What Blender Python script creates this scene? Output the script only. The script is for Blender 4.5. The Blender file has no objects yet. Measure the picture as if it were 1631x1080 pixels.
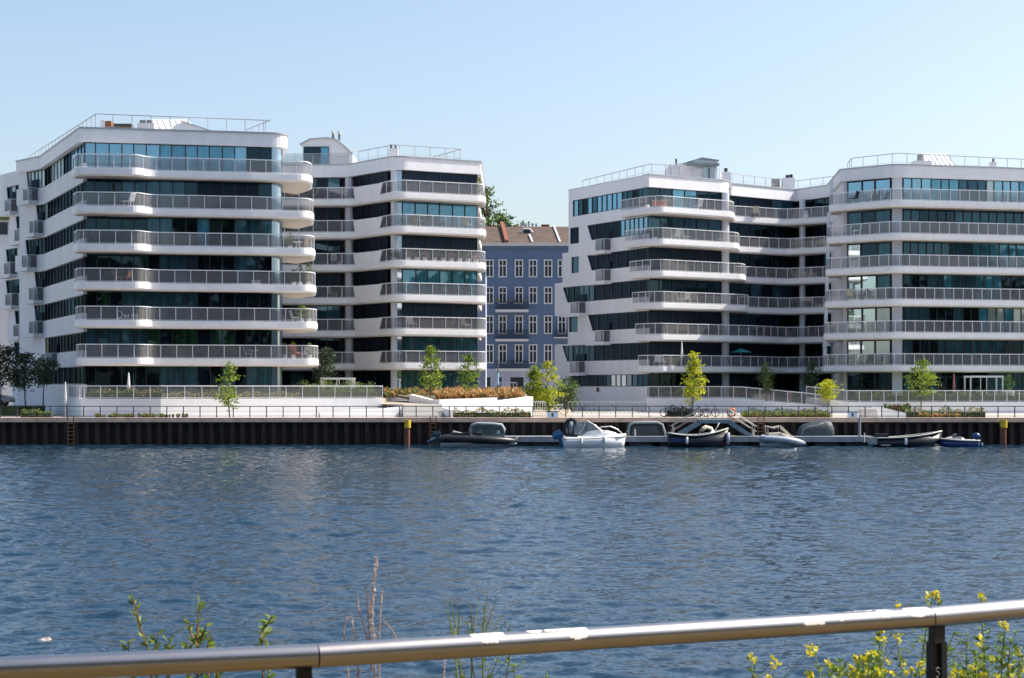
import bpy, math, random
from mathutils import Vector, Matrix
R = math.radians
rnd = random.Random(7)
sc = bpy.context.scene
COL = sc.collection

# ------------------------------------------------------------ camera, sky, sun, exposure
F_PX, CX, HY, ZE = 2600.0, 815.5, 618.0, 4.3      # focal length and horizon in photo pixels, eye height
cam = bpy.data.cameras.new('camera'); cam.sensor_width = 36.0
cam.lens = F_PX / 1631.0 * 36.0
cam.shift_y = (HY - 540.0) / 1631.0
cam.dof.use_dof = True; cam.dof.focus_distance = 135.0; cam.dof.aperture_fstop = 13.0
cam.clip_start = 0.1; cam.clip_end = 3000
camo = bpy.data.objects.new('camera', cam); COL.objects.link(camo)
camo.location = (0, 0, ZE); camo.rotation_euler = (R(90), 0, 0)
sc.camera = camo

SUN_AZ, SUN_EL = 78.0, 49.0                        # azimuth clockwise from +Y
w = bpy.data.worlds.new('World'); sc.world = w; w.use_nodes = True
nt = w.node_tree; bg = nt.nodes['Background']
sky = nt.nodes.new('ShaderNodeTexSky'); sky.sky_type = 'NISHITA'; sky.sun_disc = False
sky.sun_elevation = R(SUN_EL); sky.sun_rotation = R(SUN_AZ)
sky.altitude = 0; sky.air_density = 1.0; sky.dust_density = 2.5; sky.ozone_density = 0.5
nt.links.new(sky.outputs[0], bg.inputs[0]); bg.inputs[1].default_value = 0.145
sl = bpy.data.lights.new('sun', 'SUN'); sl.energy = 5.0; sl.angle = R(0.5); sl.color = (1.0, 0.93, 0.82)
so = bpy.data.objects.new('sun', sl); COL.objects.link(so)
sd = Vector((math.sin(R(SUN_AZ)) * math.cos(R(SUN_EL)), math.cos(R(SUN_AZ)) * math.cos(R(SUN_EL)), math.sin(R(SUN_EL))))
so.rotation_euler = sd.to_track_quat('Z', 'Y').to_euler()
so.location = sd * 60
sc.view_settings.view_transform = 'Standard'; sc.view_settings.look = 'None'
sc.view_settings.gamma = 1; sc.view_settings.exposure = 0.56

# ------------------------------------------------------------ materials
MAT = {}
def nodes(m):
    m.use_nodes = True
    return m.node_tree, m.node_tree.nodes['Principled BSDF']
def mat(name, c, rough=0.6, metal=0.0, var=0.0, vscale=2.0, bump=0.0, bscale=20.0, spec=0.5, island=0.0, stretch=None):
    m = bpy.data.materials.new(name); t, p = nodes(m)
    p.inputs['Roughness'].default_value = rough; p.inputs['Metallic'].default_value = metal
    p.inputs['Specular IOR Level'].default_value = spec
    p.inputs['Base Color'].default_value = (*c, 1)
    tc = t.nodes.new('ShaderNodeNewGeometry')
    vec = tc.outputs['Position']
    if stretch:
        mp = t.nodes.new('ShaderNodeMapping'); mp.inputs['Scale'].default_value = stretch
        t.links.new(vec, mp.inputs[0]); vec = mp.outputs[0]
    src = None
    if var > 0:
        n = t.nodes.new('ShaderNodeTexNoise'); n.inputs['Scale'].default_value = vscale; n.inputs['Detail'].default_value = 5
        t.links.new(vec, n.inputs['Vector'])
        mr = t.nodes.new('ShaderNodeMapRange'); mr.inputs[1].default_value = 0.3; mr.inputs[2].default_value = 0.7
        mr.inputs[3].default_value = 1 - var; mr.inputs[4].default_value = 1 + var * 0.6
        t.links.new(n.outputs[0], mr.inputs[0]); src = mr.outputs[0]
    if island > 0:
        mr = t.nodes.new('ShaderNodeMapRange'); mr.inputs[3].default_value = 1 - island; mr.inputs[4].default_value = 1 + island
        t.links.new(tc.outputs['Random Per Island'], mr.inputs[0])
        if src is not None:
            mu = t.nodes.new('ShaderNodeMath'); mu.operation = 'MULTIPLY'
            t.links.new(src, mu.inputs[0]); t.links.new(mr.outputs[0], mu.inputs[1]); src = mu.outputs[0]
        else: src = mr.outputs[0]
    if src is not None:
        vm = t.nodes.new('ShaderNodeVectorMath'); vm.operation = 'SCALE'; vm.inputs[0].default_value = c
        t.links.new(src, vm.inputs['Scale']); t.links.new(vm.outputs[0], p.inputs['Base Color'])
    if bump > 0:
        n = t.nodes.new('ShaderNodeTexNoise'); n.inputs['Scale'].default_value = bscale; n.inputs['Detail'].default_value = 4
        t.links.new(vec, n.inputs['Vector'])
        b = t.nodes.new('ShaderNodeBump'); b.inputs['Strength'].default_value = 1; b.inputs['Distance'].default_value = bump
        t.links.new(n.outputs[0], b.inputs['Height']); t.links.new(b.outputs[0], p.inputs['Normal'])
    MAT[name] = m
    return m
def glassmat(name, c, refl=0.25, tint=(0.38, 0.68, 0.9), rough=0.02, folds=0.0, var=0.5):
    """coated facade glass seen from outside: what stands behind it (dark room, blind, curtain), in some panes sky reflection painted into the colour, under a mirror coat"""
    m = bpy.data.materials.new(name); m.use_nodes = True; t = m.node_tree; t.nodes.clear()
    o = t.nodes.new('ShaderNodeOutputMaterial'); mx = t.nodes.new('ShaderNodeMixShader')
    d = t.nodes.new('ShaderNodeBsdfDiffuse'); g = t.nodes.new('ShaderNodeBsdfGlossy')
    g.inputs['Color'].default_value = (*tint, 1); g.inputs['Roughness'].default_value = rough
    geo = t.nodes.new('ShaderNodeNewGeometry')
    mp = t.nodes.new('ShaderNodeMapping'); mp.inputs['Scale'].default_value = (1.3, 1.3, 0.35)
    t.links.new(geo.outputs['Position'], mp.inputs[0])
    n = t.nodes.new('ShaderNodeTexNoise'); n.inputs['Scale'].default_value = 1.1; n.inputs['Detail'].default_value = 3
    t.links.new(mp.outputs[0], n.inputs['Vector'])
    mr = t.nodes.new('ShaderNodeMapRange'); mr.inputs[1].default_value = 0.3; mr.inputs[2].default_value = 0.7
    mr.inputs[3].default_value = 1 - var; mr.inputs[4].default_value = 1 + var
    t.links.new(n.outputs[0], mr.inputs[0]); src = mr.outputs[0]
    ri = t.nodes.new('ShaderNodeMapRange'); ri.inputs[3].default_value = 0.6; ri.inputs[4].default_value = 1.4
    t.links.new(geo.outputs['Random Per Island'], ri.inputs[0])
    mu = t.nodes.new('ShaderNodeMath'); mu.operation = 'MULTIPLY'
    t.links.new(src, mu.inputs[0]); t.links.new(ri.outputs[0], mu.inputs[1]); src = mu.outputs[0]
    if folds > 0:
        mp2 = t.nodes.new('ShaderNodeMapping'); mp2.inputs['Scale'].default_value = (6, 6, 0.02)
        t.links.new(geo.outputs['Position'], mp2.inputs[0])
        n2 = t.nodes.new('ShaderNodeTexNoise'); n2.inputs['Scale'].default_value = 1.0; n2.inputs['Detail'].default_value = 2
        t.links.new(mp2.outputs[0], n2.inputs['Vector'])
        m2 = t.nodes.new('ShaderNodeMapRange'); m2.inputs[1].default_value = 0.3; m2.inputs[2].default_value = 0.7
        m2.inputs[3].default_value = 1 - folds; m2.inputs[4].default_value = 1 + folds
        t.links.new(n2.outputs[0], m2.inputs[0])
        m3 = t.nodes.new('ShaderNodeMath'); m3.operation = 'MULTIPLY'
        t.links.new(src, m3.inputs[0]); t.links.new(m2.outputs[0], m3.inputs[1]); src = m3.outputs[0]
    vm = t.nodes.new('ShaderNodeVectorMath'); vm.operation = 'SCALE'; vm.inputs[0].default_value = c
    t.links.new(src, vm.inputs['Scale']); t.links.new(vm.outputs[0], d.inputs['Color'])
    mx.inputs[0].default_value = refl
    t.links.new(d.outputs[0], mx.inputs[1]); t.links.new(g.outputs[0], mx.inputs[2]); t.links.new(mx.outputs[0], o.inputs[0])
    MAT[name] = m; return m
def seethrough(name, c, trans=0.5, gl=0.06):
    m = bpy.data.materials.new(name); m.use_nodes = True; t = m.node_tree; t.nodes.clear()
    o = t.nodes.new('ShaderNodeOutputMaterial'); mx = t.nodes.new('ShaderNodeMixShader'); m2 = t.nodes.new('ShaderNodeMixShader')
    d = t.nodes.new('ShaderNodeBsdfDiffuse'); d.inputs[0].default_value = (*c, 1)
    tr = t.nodes.new('ShaderNodeBsdfTransparent'); g = t.nodes.new('ShaderNodeBsdfGlossy'); g.inputs['Roughness'].default_value = 0.05
    mx.inputs[0].default_value = trans; m2.inputs[0].default_value = gl
    t.links.new(d.outputs[0], mx.inputs[1]); t.links.new(tr.outputs[0], mx.inputs[2])
    t.links.new(mx.outputs[0], m2.inputs[1]); t.links.new(g.outputs[0], m2.inputs[2]); t.links.new(m2.outputs[0], o.inputs[0])
    MAT[name] = m; return m
def leafmat(name, c, c2, tr=0.45):
    m = bpy.data.materials.new(name); m.use_nodes = True; t = m.node_tree; t.nodes.clear()
    o = t.nodes.new('ShaderNodeOutputMaterial'); mx = t.nodes.new('ShaderNodeMixShader')
    d = t.nodes.new('ShaderNodeBsdfPrincipled'); d.inputs['Roughness'].default_value = 0.55
    x = t.nodes.new('ShaderNodeBsdfTranslucent')
    geo = t.nodes.new('ShaderNodeNewGeometry')
    cm = t.nodes.new('ShaderNodeMix'); cm.data_type = 'RGBA'
    cm.inputs[6].default_value = (*c, 1); cm.inputs[7].default_value = (*c2, 1)
    t.links.new(geo.outputs['Random Per Island'], cm.inputs[0])
    t.links.new(cm.outputs[2], d.inputs['Base Color']); t.links.new(cm.outputs[2], x.inputs[0])
    mx.inputs[0].default_value = tr
    t.links.new(d.outputs[0], mx.inputs[1]); t.links.new(x.outputs[0], mx.inputs[2]); t.links.new(mx.outputs[0], o.inputs[0])
    MAT[name] = m; return m

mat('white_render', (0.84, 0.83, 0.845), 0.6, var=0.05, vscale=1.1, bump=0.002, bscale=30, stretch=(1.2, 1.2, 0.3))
mat('white_wing_shaded', (0.68, 0.69, 0.72), 0.6, var=0.07, vscale=0.6, stretch=(1, 1, 0.4))  # white render darkened: the left wing's shade is put into the colour
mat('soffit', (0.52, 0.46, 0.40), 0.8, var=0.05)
mat('fascia_cap', (0.42, 0.43, 0.46), 0.4, 0.5)
mat('core', (0.02, 0.02, 0.025), 0.9)
mat('roof_deck', (0.35, 0.34, 0.33), 0.9)
mat('rail_metal', (0.78, 0.78, 0.80), 0.4, 0.0)
mat('frame_dark', (0.014, 0.016, 0.02), 0.35)
mat('frame_grey', (0.12, 0.13, 0.15), 0.4)
mat('column_white', (0.62, 0.66, 0.72), 0.3)
mat('white_paint', (0.8, 0.8, 0.8), 0.4)
mat('cream_wall', (0.72, 0.68, 0.62), 0.7, var=0.05)
mat('concrete', (0.42, 0.40, 0.37), 0.85, var=0.12, vscale=1.5)
mat('paving', (0.40, 0.34, 0.27), 0.9, var=0.12, vscale=0.7)
mat('earth', (0.16, 0.13, 0.09), 0.95, var=0.3, vscale=1.2)
mat('dry_bank', (0.10, 0.065, 0.020), 0.95, var=0.35, vscale=2.5)
mat('lawn', (0.07, 0.10, 0.03), 0.95, var=0.3, vscale=1.0)
mat('sheet_steel', (0.028, 0.017, 0.016), 0.75, 0.0, var=0.6, vscale=1.2, bump=0.01, bscale=6, stretch=(1, 1, 0.3))
mat('cap_rust', (0.72, 0.50, 0.37), 0.8, var=0.25, vscale=1.5)
mat('rust', (0.22, 0.085, 0.05), 0.8, var=0.3, vscale=4)
mat('yellow_paint', (0.75, 0.52, 0.03), 0.5, var=0.1, vscale=5)
mat('black_metal', (0.018, 0.017, 0.018), 0.45, 0.3, var=0.2, vscale=10)
mat('fence_metal', (0.07, 0.075, 0.085), 0.5, 0.3)
mat('blue_plaster', (0.095, 0.145, 0.245), 0.85, var=0.12, vscale=0.35)
mat('pale_plaster', (0.38, 0.42, 0.54), 0.85, var=0.08, vscale=0.35)
mat('cornice', (0.50, 0.48, 0.46), 0.8)
mat('roof_tile', (0.105, 0.072, 0.058), 0.9, var=0.25, vscale=1.0)
mat('brick_red', (0.24, 0.09, 0.055), 0.9, var=0.2, vscale=2)
mat('old_white', (0.52, 0.53, 0.55), 0.6)
mat('old_pane', (0.03, 0.035, 0.045), 0.15, spec=0.25)
mat('bark', (0.12, 0.095, 0.07), 0.95, var=0.3, vscale=8)
mat('bark_dark', (0.03, 0.027, 0.025), 0.95)
mat('pontoon', (0.30, 0.32, 0.34), 0.6, var=0.15, vscale=2)
mat('rubber_black', (0.016, 0.017, 0.022), 0.4, var=0.2, vscale=3)
mat('hull_navy', (0.008, 0.011, 0.02), 0.35)
mat('hull_white', (0.78, 0.80, 0.82), 0.2, var=0.04)
mat('hull_grey', (0.34, 0.39, 0.46), 0.4, var=0.1, vscale=3)
mat('hull_blue', (0.02, 0.05, 0.16), 0.25)
mat('canvas_black', (0.02, 0.022, 0.028), 0.8, var=0.2, vscale=3)
mat('canvas_grey', (0.27, 0.31, 0.33), 0.7, var=0.15, vscale=3, bump=0.03, bscale=2.5)
mat('canvas_beige', (0.48, 0.43, 0.35), 0.8, var=0.12, vscale=3)
mat('canvas_dome', (0.035, 0.052, 0.065), 0.6, var=0.25, vscale=1.6, bump=0.06, bscale=1.8)
mat('motor_blue', (0.03, 0.12, 0.26), 0.25)
mat('motor_dark', (0.02, 0.05, 0.08), 0.3)
mat('trim_pale', (0.55, 0.53, 0.48), 0.5)
mat('steel_blue', (0.16, 0.23, 0.29), 0.5, 0.3, var=0.15, vscale=2)
mat('roof_rail', (0.42, 0.42, 0.43), 0.5)
mat('hand_grey', (0.36, 0.34, 0.31), 0.5)
mat('rung_dark', (0.22, 0.16, 0.04), 0.7)
mat('rope', (0.35, 0.31, 0.24), 0.9)
mat('alu', (0.62, 0.60, 0.56), 0.35, 0.6)
mat('wood', (0.28, 0.12, 0.06), 0.7, var=0.2, vscale=3)
mat('rattan', (0.10, 0.095, 0.075), 0.9, var=0.3, vscale=8)
mat('orange_cloth', (0.55, 0.17, 0.07), 0.8)
mat('teal_cloth', (0.02, 0.24, 0.28), 0.8)
mat('pink_cloth', (0.30, 0.13, 0.14), 0.8)
mat('white_cloth', (0.75, 0.75, 0.75), 0.8)
mat('terracotta', (0.40, 0.17, 0.09), 0.85)
mat('dark_fabric', (0.03, 0.03, 0.035), 0.9)
mat('sign_blue', (0.42, 0.62, 0.85), 0.4)
mat('sign_ink', (0.03, 0.04, 0.08), 0.6)
mat('orange_ring', (0.70, 0.12, 0.03), 0.5)
mat('car_paint', (0.62, 0.63, 0.65), 0.2, 0.2)
mat('car_glass', (0.02, 0.025, 0.03), 0.05)
mat('tyre', (0.015, 0.015, 0.015), 0.8)
mat('stem_green', (0.16, 0.20, 0.05), 0.8)
mat('stem_dry', (0.42, 0.31, 0.25), 0.9, var=0.2, vscale=30)
mat('stem_brown', (0.20, 0.11, 0.07), 0.9)
mat('litter', (0.75, 0.62, 0.56), 0.6)
mat('residue', (0.86, 0.80, 0.75), 0.75, var=0.12, vscale=60)
mat('flower_red', (0.55, 0.04, 0.03), 0.7)
leafmat('leaf_young', (0.12, 0.22, 0.02), (0.36, 0.44, 0.03), 0.5)
leafmat('leaf_yellow', (0.34, 0.40, 0.02), (0.62, 0.58, 0.03), 0.5)
leafmat('leaf_mid', (0.05, 0.11, 0.02), (0.14, 0.22, 0.04), 0.4)
leafmat('leaf_dark', (0.012, 0.035, 0.015), (0.04, 0.08, 0.025), 0.25)
leafmat('leaf_hedge', (0.08, 0.13, 0.03), (0.20, 0.28, 0.06), 0.3)
leafmat('grass_straw', (0.42, 0.22, 0.08), (0.62, 0.40, 0.18), 0.35)
leafmat('grass_green', (0.12, 0.15, 0.04), (0.34, 0.30, 0.10), 0.3)
leafmat('petal_yellow', (0.72, 0.60, 0.01), (0.88, 0.80, 0.03), 0.35)
leafmat('seed_dry', (0.58, 0.44, 0.38), (0.80, 0.67, 0.60), 0.35)
leafmat('bud_brown', (0.16, 0.08, 0.05), (0.30, 0.17, 0.08), 0.1)
leafmat('leaf_near', (0.08, 0.15, 0.02), (0.32, 0.42, 0.07), 0.4)
leafmat('flower_mix', (0.6, 0.1, 0.15), (0.75, 0.7, 0.65), 0.2)
glassmat('g_clear', (0.003, 0.009, 0.014), 0.06, folds=0.0, var=0.8)
glassmat('g_teal', (0.045, 0.20, 0.28), 0.22, var=0.35)  # teal base colour paints the bright sky reflection into the pane
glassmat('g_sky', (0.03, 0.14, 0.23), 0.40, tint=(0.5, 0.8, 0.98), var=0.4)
glassmat('g_curtain', (0.026, 0.072, 0.095), 0.08, folds=0.35, var=0.4)
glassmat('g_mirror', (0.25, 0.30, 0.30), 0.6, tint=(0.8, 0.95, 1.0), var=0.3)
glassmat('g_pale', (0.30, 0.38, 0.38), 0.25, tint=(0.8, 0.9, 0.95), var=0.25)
glassmat('g_blind', (0.012, 0.014, 0.024), 0.03, rough=0.3, var=0.15)
glassmat('g_yellow', (0.24, 0.22, 0.10), 0.12, folds=0.3, var=0.3)
glassmat('g_green', (0.012, 0.04, 0.02), 0.12, var=0.9)
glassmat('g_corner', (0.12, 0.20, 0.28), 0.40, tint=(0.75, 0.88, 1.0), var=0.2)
seethrough('rail_glass', (0.20, 0.205, 0.22), 0.50)
seethrough('rail_mesh', (0.30, 0.31, 0.28), 0.62)
seethrough('clear_plastic', (0.12, 0.14, 0.15), 0.6, 0.12)

# water: real wavelets in the mesh, the finest ripples as a slope texture
def water_mat():
    m = bpy.data.materials.new('water'); t, p = nodes(m)
    p.inputs['Base Color'].default_value = (0.008, 0.030, 0.056, 1)
    p.inputs['Roughness'].default_value = 0.05; p.inputs['IOR'].default_value = 1.333
    geo = t.nodes.new('ShaderNodeNewGeometry')
    mp = t.nodes.new('ShaderNodeMapping'); mp.inputs['Scale'].default_value = (5.5, 12.0, 1)
    t.links.new(geo.outputs['Position'], mp.inputs[0])
    n = t.nodes.new('ShaderNodeTexNoise'); n.inputs['Scale'].default_value = 1.6; n.inputs['Detail'].default_value = 3
    t.links.new(mp.outputs[0], n.inputs['Vector'])
    sub = t.nodes.new('ShaderNodeVectorMath'); sub.operation = 'SUBTRACT'; sub.inputs[1].default_value = (.5, .5, .5)
    mul = t.nodes.new('ShaderNodeVectorMath'); mul.operation = 'MULTIPLY'; mul.inputs[1].default_value = (.42, .56, 0)
    add = t.nodes.new('ShaderNodeVectorMath'); add.operation = 'ADD'; nn = t.nodes.new('ShaderNodeVectorMath'); nn.operation = 'NORMALIZE'
    t.links.new(n.outputs['Color'], sub.inputs[0]); t.links.new(sub.outputs[0], mul.inputs[0]); t.links.new(mul.outputs[0], add.inputs[0])
    t.links.new(geo.outputs['Normal'], add.inputs[1]); t.links.new(add.outputs[0], nn.inputs[0]); t.links.new(nn.outputs[0], p.inputs['Normal'])
    MAT['water'] = m
water_mat()
# handrail steel
mat('steel_tube', (0.50, 0.475, 0.46), 0.29, 1.0, var=0.06, vscale=9)

# ------------------------------------------------------------ helpers
def WX(px, d): return (px - CX) / F_PX * d
def WZ(py, d): return ZE + (HY - py) / F_PX * d
def PP(px, d): return (WX(px, d), d)

class MB:
    def __init__(s): s.v = []; s.f = []; s.m = []; s.mats = []
    def mi(s, m):
        if m not in s.mats: s.mats.append(m)
        return s.mats.index(m)
    def face(s, pts, m):
        b = len(s.v); s.v += [tuple(p) for p in pts]; s.f.append(tuple(range(b, b + len(pts)))); s.m.append(s.mi(m))
    def mesh(s, vs, fs, m):
        b = len(s.v); s.v += [tuple(p) for p in vs]; i = s.mi(m)
        for f in fs: s.f.append(tuple(b + k for k in f)); s.m.append(i)
    def box(s, c, size, m, rz=0.0, rot=None):
        hx, hy, hz = size[0] / 2, size[1] / 2, size[2] / 2
        vs = [Vector((x, y, z)) for z in (-hz, hz) for (x, y) in ((-hx, -hy), (hx, -hy), (hx, hy), (-hx, hy))]
        M = rot if rot is not None else Matrix.Rotation(rz, 3, 'Z')
        vs = [M @ v + Vector(c) for v in vs]
        s.mesh(vs, [(3, 2, 1, 0), (4, 5, 6, 7), (0, 1, 5, 4), (1, 2, 6, 5), (2, 3, 7, 6), (3, 0, 4, 7)], m)
    def bar(s, a, b, wd, ht, m):
        """box beam from a to b; wd across (horizontal), ht vertical"""
        a = Vector(a); b = Vector(b); d = b - a; L = d.length
        if L < 1e-6: return
        d.normalize(); up = Vector((0, 0, 1))
        if abs(d.z) > 0.98: up = Vector((0, 1, 0))
        sx = d.cross(up).normalized(); uz = sx.cross(d)
        vs = [p + sx * (i * wd / 2) + uz * (j * ht / 2) for p in (a, b) for (i, j) in ((-1, -1), (1, -1), (1, 1), (-1, 1))]
        s.mesh(vs, [(3, 2, 1, 0), (4, 5, 6, 7), (0, 1, 5, 4), (1, 2, 6, 5), (2, 3, 7, 6), (3, 0, 4, 7)], m)
    def tube(s, pts, r, m, n=8, cap=True):
        pts = [Vector(p) for p in pts]; rs = r if isinstance(r, (list, tuple)) else [r] * len(pts)
        vs = []; fs = []; ref = Vector((0.13, 0.31, 0.94))
        for i, p in enumerate(pts):
            d = (pts[min(i + 1, len(pts) - 1)] - pts[max(i - 1, 0)])
            if d.length < 1e-9: d = Vector((0, 0, 1))
            d.normalize()
            a = d.cross(ref)
            if a.length < 1e-3: a = d.cross(Vector((1, 0, 0)))
            a.normalize(); b2 = d.cross(a)
            for k in range(n):
                t = 2 * math.pi * k / n
                vs.append(p + (a * math.cos(t) + b2 * math.sin(t)) * rs[i])
        for i in range(len(pts) - 1):
            for k in range(n):
                fs.append((i * n + k, i * n + (k + 1) % n, (i + 1) * n + (k + 1) % n, (i + 1) * n + k))
        if cap:
            fs.append(tuple(reversed(range(n)))); fs.append(tuple(range((len(pts) - 1) * n, len(pts) * n)))
        s.mesh(vs, fs, m)
    def prism(s, poly, z0, z1, m, mtop=None, mbot=None, poly0=None):
        """poly at z1, poly0 (default the same) at z0"""
        p0 = poly0 or poly; n = len(poly)
        b = len(s.v)
        s.v += [(p[0], p[1], z0) for p in p0] + [(p[0], p[1], z1) for p in poly]
        i = s.mi(m)
        for k in range(n):
            s.f.append((b + k, b + (k + 1) % n, b + n + (k + 1) % n, b + n + k)); s.m.append(i)
        s.f.append(tuple(b + k for k in reversed(range(n)))); s.m.append(s.mi(mbot or m))
        s.f.append(tuple(b + n + k for k in range(n))); s.m.append(s.mi(mtop or m))
    def loft(s, rings, m, close=True, caps=True):
        n = len(rings[0]); vs = [p for r in rings for p in r]; fs = []
        for i in range(len(rings) - 1):
            for k in range(n if close else n - 1):
                fs.append((i * n + k, i * n + (k + 1) % n, (i + 1) * n + (k + 1) % n, (i + 1) * n + k))
        if caps:
            fs.append(tuple(reversed(range(n)))); fs.append(tuple(range((len(rings) - 1) * n, len(rings) * n)))
        s.mesh(vs, fs, m)
    def build(s, name, parent=None, smooth=False, base=None):
        me = bpy.data.meshes.new(name)
        off = Vector((0, 0, 0))
        if parent is not None:
            r = parent
            while r.parent is not None: r = r.parent
            off = r.location.copy()
        elif base is not None: off = Vector(base)
        me.from_pydata([(v[0] - off.x, v[1] - off.y, v[2] - off.z) for v in s.v], [], s.f)
        for mm in s.mats: me.materials.append(MAT[mm])
        me.polygons.foreach_set('material_index', s.m)
        if smooth: me.polygons.foreach_set('use_smooth', [True] * len(s.f))
        me.update()
        o = bpy.data.objects.new(name, me); COL.objects.link(o)
        if parent is not None: o.parent = parent
        elif base is not None: o.location = off
        return o

def thing(name, label, cat, loc=(0, 0, 0), group=None, kind=None):
    o = bpy.data.objects.new(name, None); COL.objects.link(o); o.location = loc
    o.empty_display_size = 0.3
    return tag(o, label, cat, group, kind)
def tag(o, label=None, cat=None, group=None, kind=None):
    if label: o['label'] = label
    if cat: o['category'] = cat
    if group: o['group'] = group
    if kind: o['kind'] = kind
    return o
def copy_tree(o, parent=None):
    c = o.copy(); COL.objects.link(c); c.parent = parent
    for ch in list(o.children): copy_tree(ch, c)
    return c

def offpath(path, o):
    """offset an open left-to-right path towards the viewer side (dy,-dx) with mitred joints"""
    out = []; n = len(path)
    for i in range(n):
        ns = []
        for a, b in ((i - 1, i), (i, i + 1)):
            if a < 0 or b >= n: continue
            dx, dy = path[b][0] - path[a][0], path[b][1] - path[a][1]; L = math.hypot(dx, dy) or 1e-9
            ns.append((dy / L, -dx / L))
        if len(ns) == 1: nx, ny = ns[0]; k = 1
        else:
            nx, ny = ns[0][0] + ns[1][0], ns[0][1] + ns[1][1]; L = math.hypot(nx, ny) or 1e-9; nx /= L; ny /= L
            k = 1 / max(0.35, nx * ns[0][0] + ny * ns[0][1])
        out.append((path[i][0] + nx * o * k, path[i][1] + ny * o * k))
    return out
def band(mb, path, z0, z1, oo, oi, m, mtop=None, mbot=None):
    a = offpath(path, oo); b = offpath(path, oi)
    for i in range(len(path) - 1):
        mb.prism([a[i], a[i + 1], b[i + 1], b[i]], z0, z1, m, mtop, mbot)
def rounded(path, rs, n=6, closed=False):
    """round chosen corners: rs maps index to radius"""
    out = []; N = len(path)
    for i, p in enumerate(path):
        if i not in rs or (not closed and i in (0, N - 1)): out.append(p); continue
        P = Vector(p); A = Vector(path[(i - 1) % N]); B = Vector(path[(i + 1) % N])
        r = min(rs[i], (A - P).length * 0.48, (B - P).length * 0.48)
        a = P + (A - P).normalized() * r; b = P + (B - P).normalized() * r
        for k in range(n + 1):
            t = k / n
            q = a * (1 - t) ** 2 + P * 2 * t * (1 - t) + b * t * t
            out.append((q.x, q.y))
    return out
def inset_closed(poly, o):
    """offset closed polygon inwards (any orientation)"""
    n = len(poly); area = sum(poly[i][0] * poly[(i + 1) % n][1] - poly[(i + 1) % n][0] * poly[i][1] for i in range(n))
    sg = 1 if area > 0 else -1; out = []
    for i in range(n):
        ns = []
        for a, b in ((i - 1, i), (i, (i + 1) % n)):
            dx, dy = poly[b][0] - poly[a][0], poly[b][1] - poly[a][1]; L = math.hypot(dx, dy)
            if L > 1e-9: ns.append((-dy / L * sg, dx / L * sg))
        nx = sum(q[0] for q in ns); ny = sum(q[1] for q in ns); L = math.hypot(nx, ny) or 1e-9; nx /= L; ny /= L
        k = 1 / max(0.5, nx * ns[0][0] + ny * ns[0][1])
        out.append((poly[i][0] + nx * o * k, poly[i][1] + ny * o * k))
    return out

class Facet:
    def __init__(s, P0, P1):
        s.a = Vector((P0[0], P0[1], 0)); b = Vector((P1[0], P1[1], 0)); s.d = b - s.a; s.L = s.d.length; s.d.normalize()
        s.n = Vector((s.d.y, -s.d.x, 0))
    def pt(s, u, z, off=0.0):
        p = s.a + s.d * u + s.n * off; return Vector((p.x, p.y, z))
    def u(s, px):
        k = (px - CX) / F_PX       # ray x = k*y
        den = s.d.x - k * s.d.y
        return (k * s.a.y - s.a.x) / den
    def slab(s, mb, poly, o1, o0, m):
        """2-D polygon (u,z) extruded from offset o0 to o1"""
        n = len(poly); vs = [s.pt(u, z, o1) for u, z in poly] + [s.pt(u, z, o0) for u, z in poly]
        fs = [tuple(range(n)), tuple(reversed(range(n, 2 * n)))] + [(i, i + n, (i + 1) % n + n, (i + 1) % n) for i in range(n)]
        mb.mesh(vs, fs, m)

def wall_openings(mb, F, u0, u1, z0, z1, ops, m, t=0.28, off=0.0):
    """solid wall with openings (ua,ub,za,zb,slant); openings of a row share za,zb"""
    rows = {}
    for o in ops: rows.setdefault((round(o[2], 3), round(o[3], 3)), []).append(o)
    z = z0
    for (za, zb) in sorted(rows):
        F.slab(mb, [(u0, z), (u1, z), (u1, za), (u0, za)], off, off - t, m)
        tl = bl = u0
        for (ua, ub, _, _, sl) in sorted(rows[(za, zb)]):
            if ua > tl + 0.01 or ua + sl > bl + 0.01:
                F.slab(mb, [(bl, za), (ua + sl, za), (ua, zb), (tl, zb)], off, off - t, m)
            tl = bl = ub
        if u1 > tl + 0.01: F.slab(mb, [(bl, za), (u1, za), (u1, zb), (tl, zb)], off, off - t, m)
        z = zb
    if z1 > z + 0.005: F.slab(mb, [(u0, z), (u1, z), (u1, z1), (u0, z1)], off, off - t, m)

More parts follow.
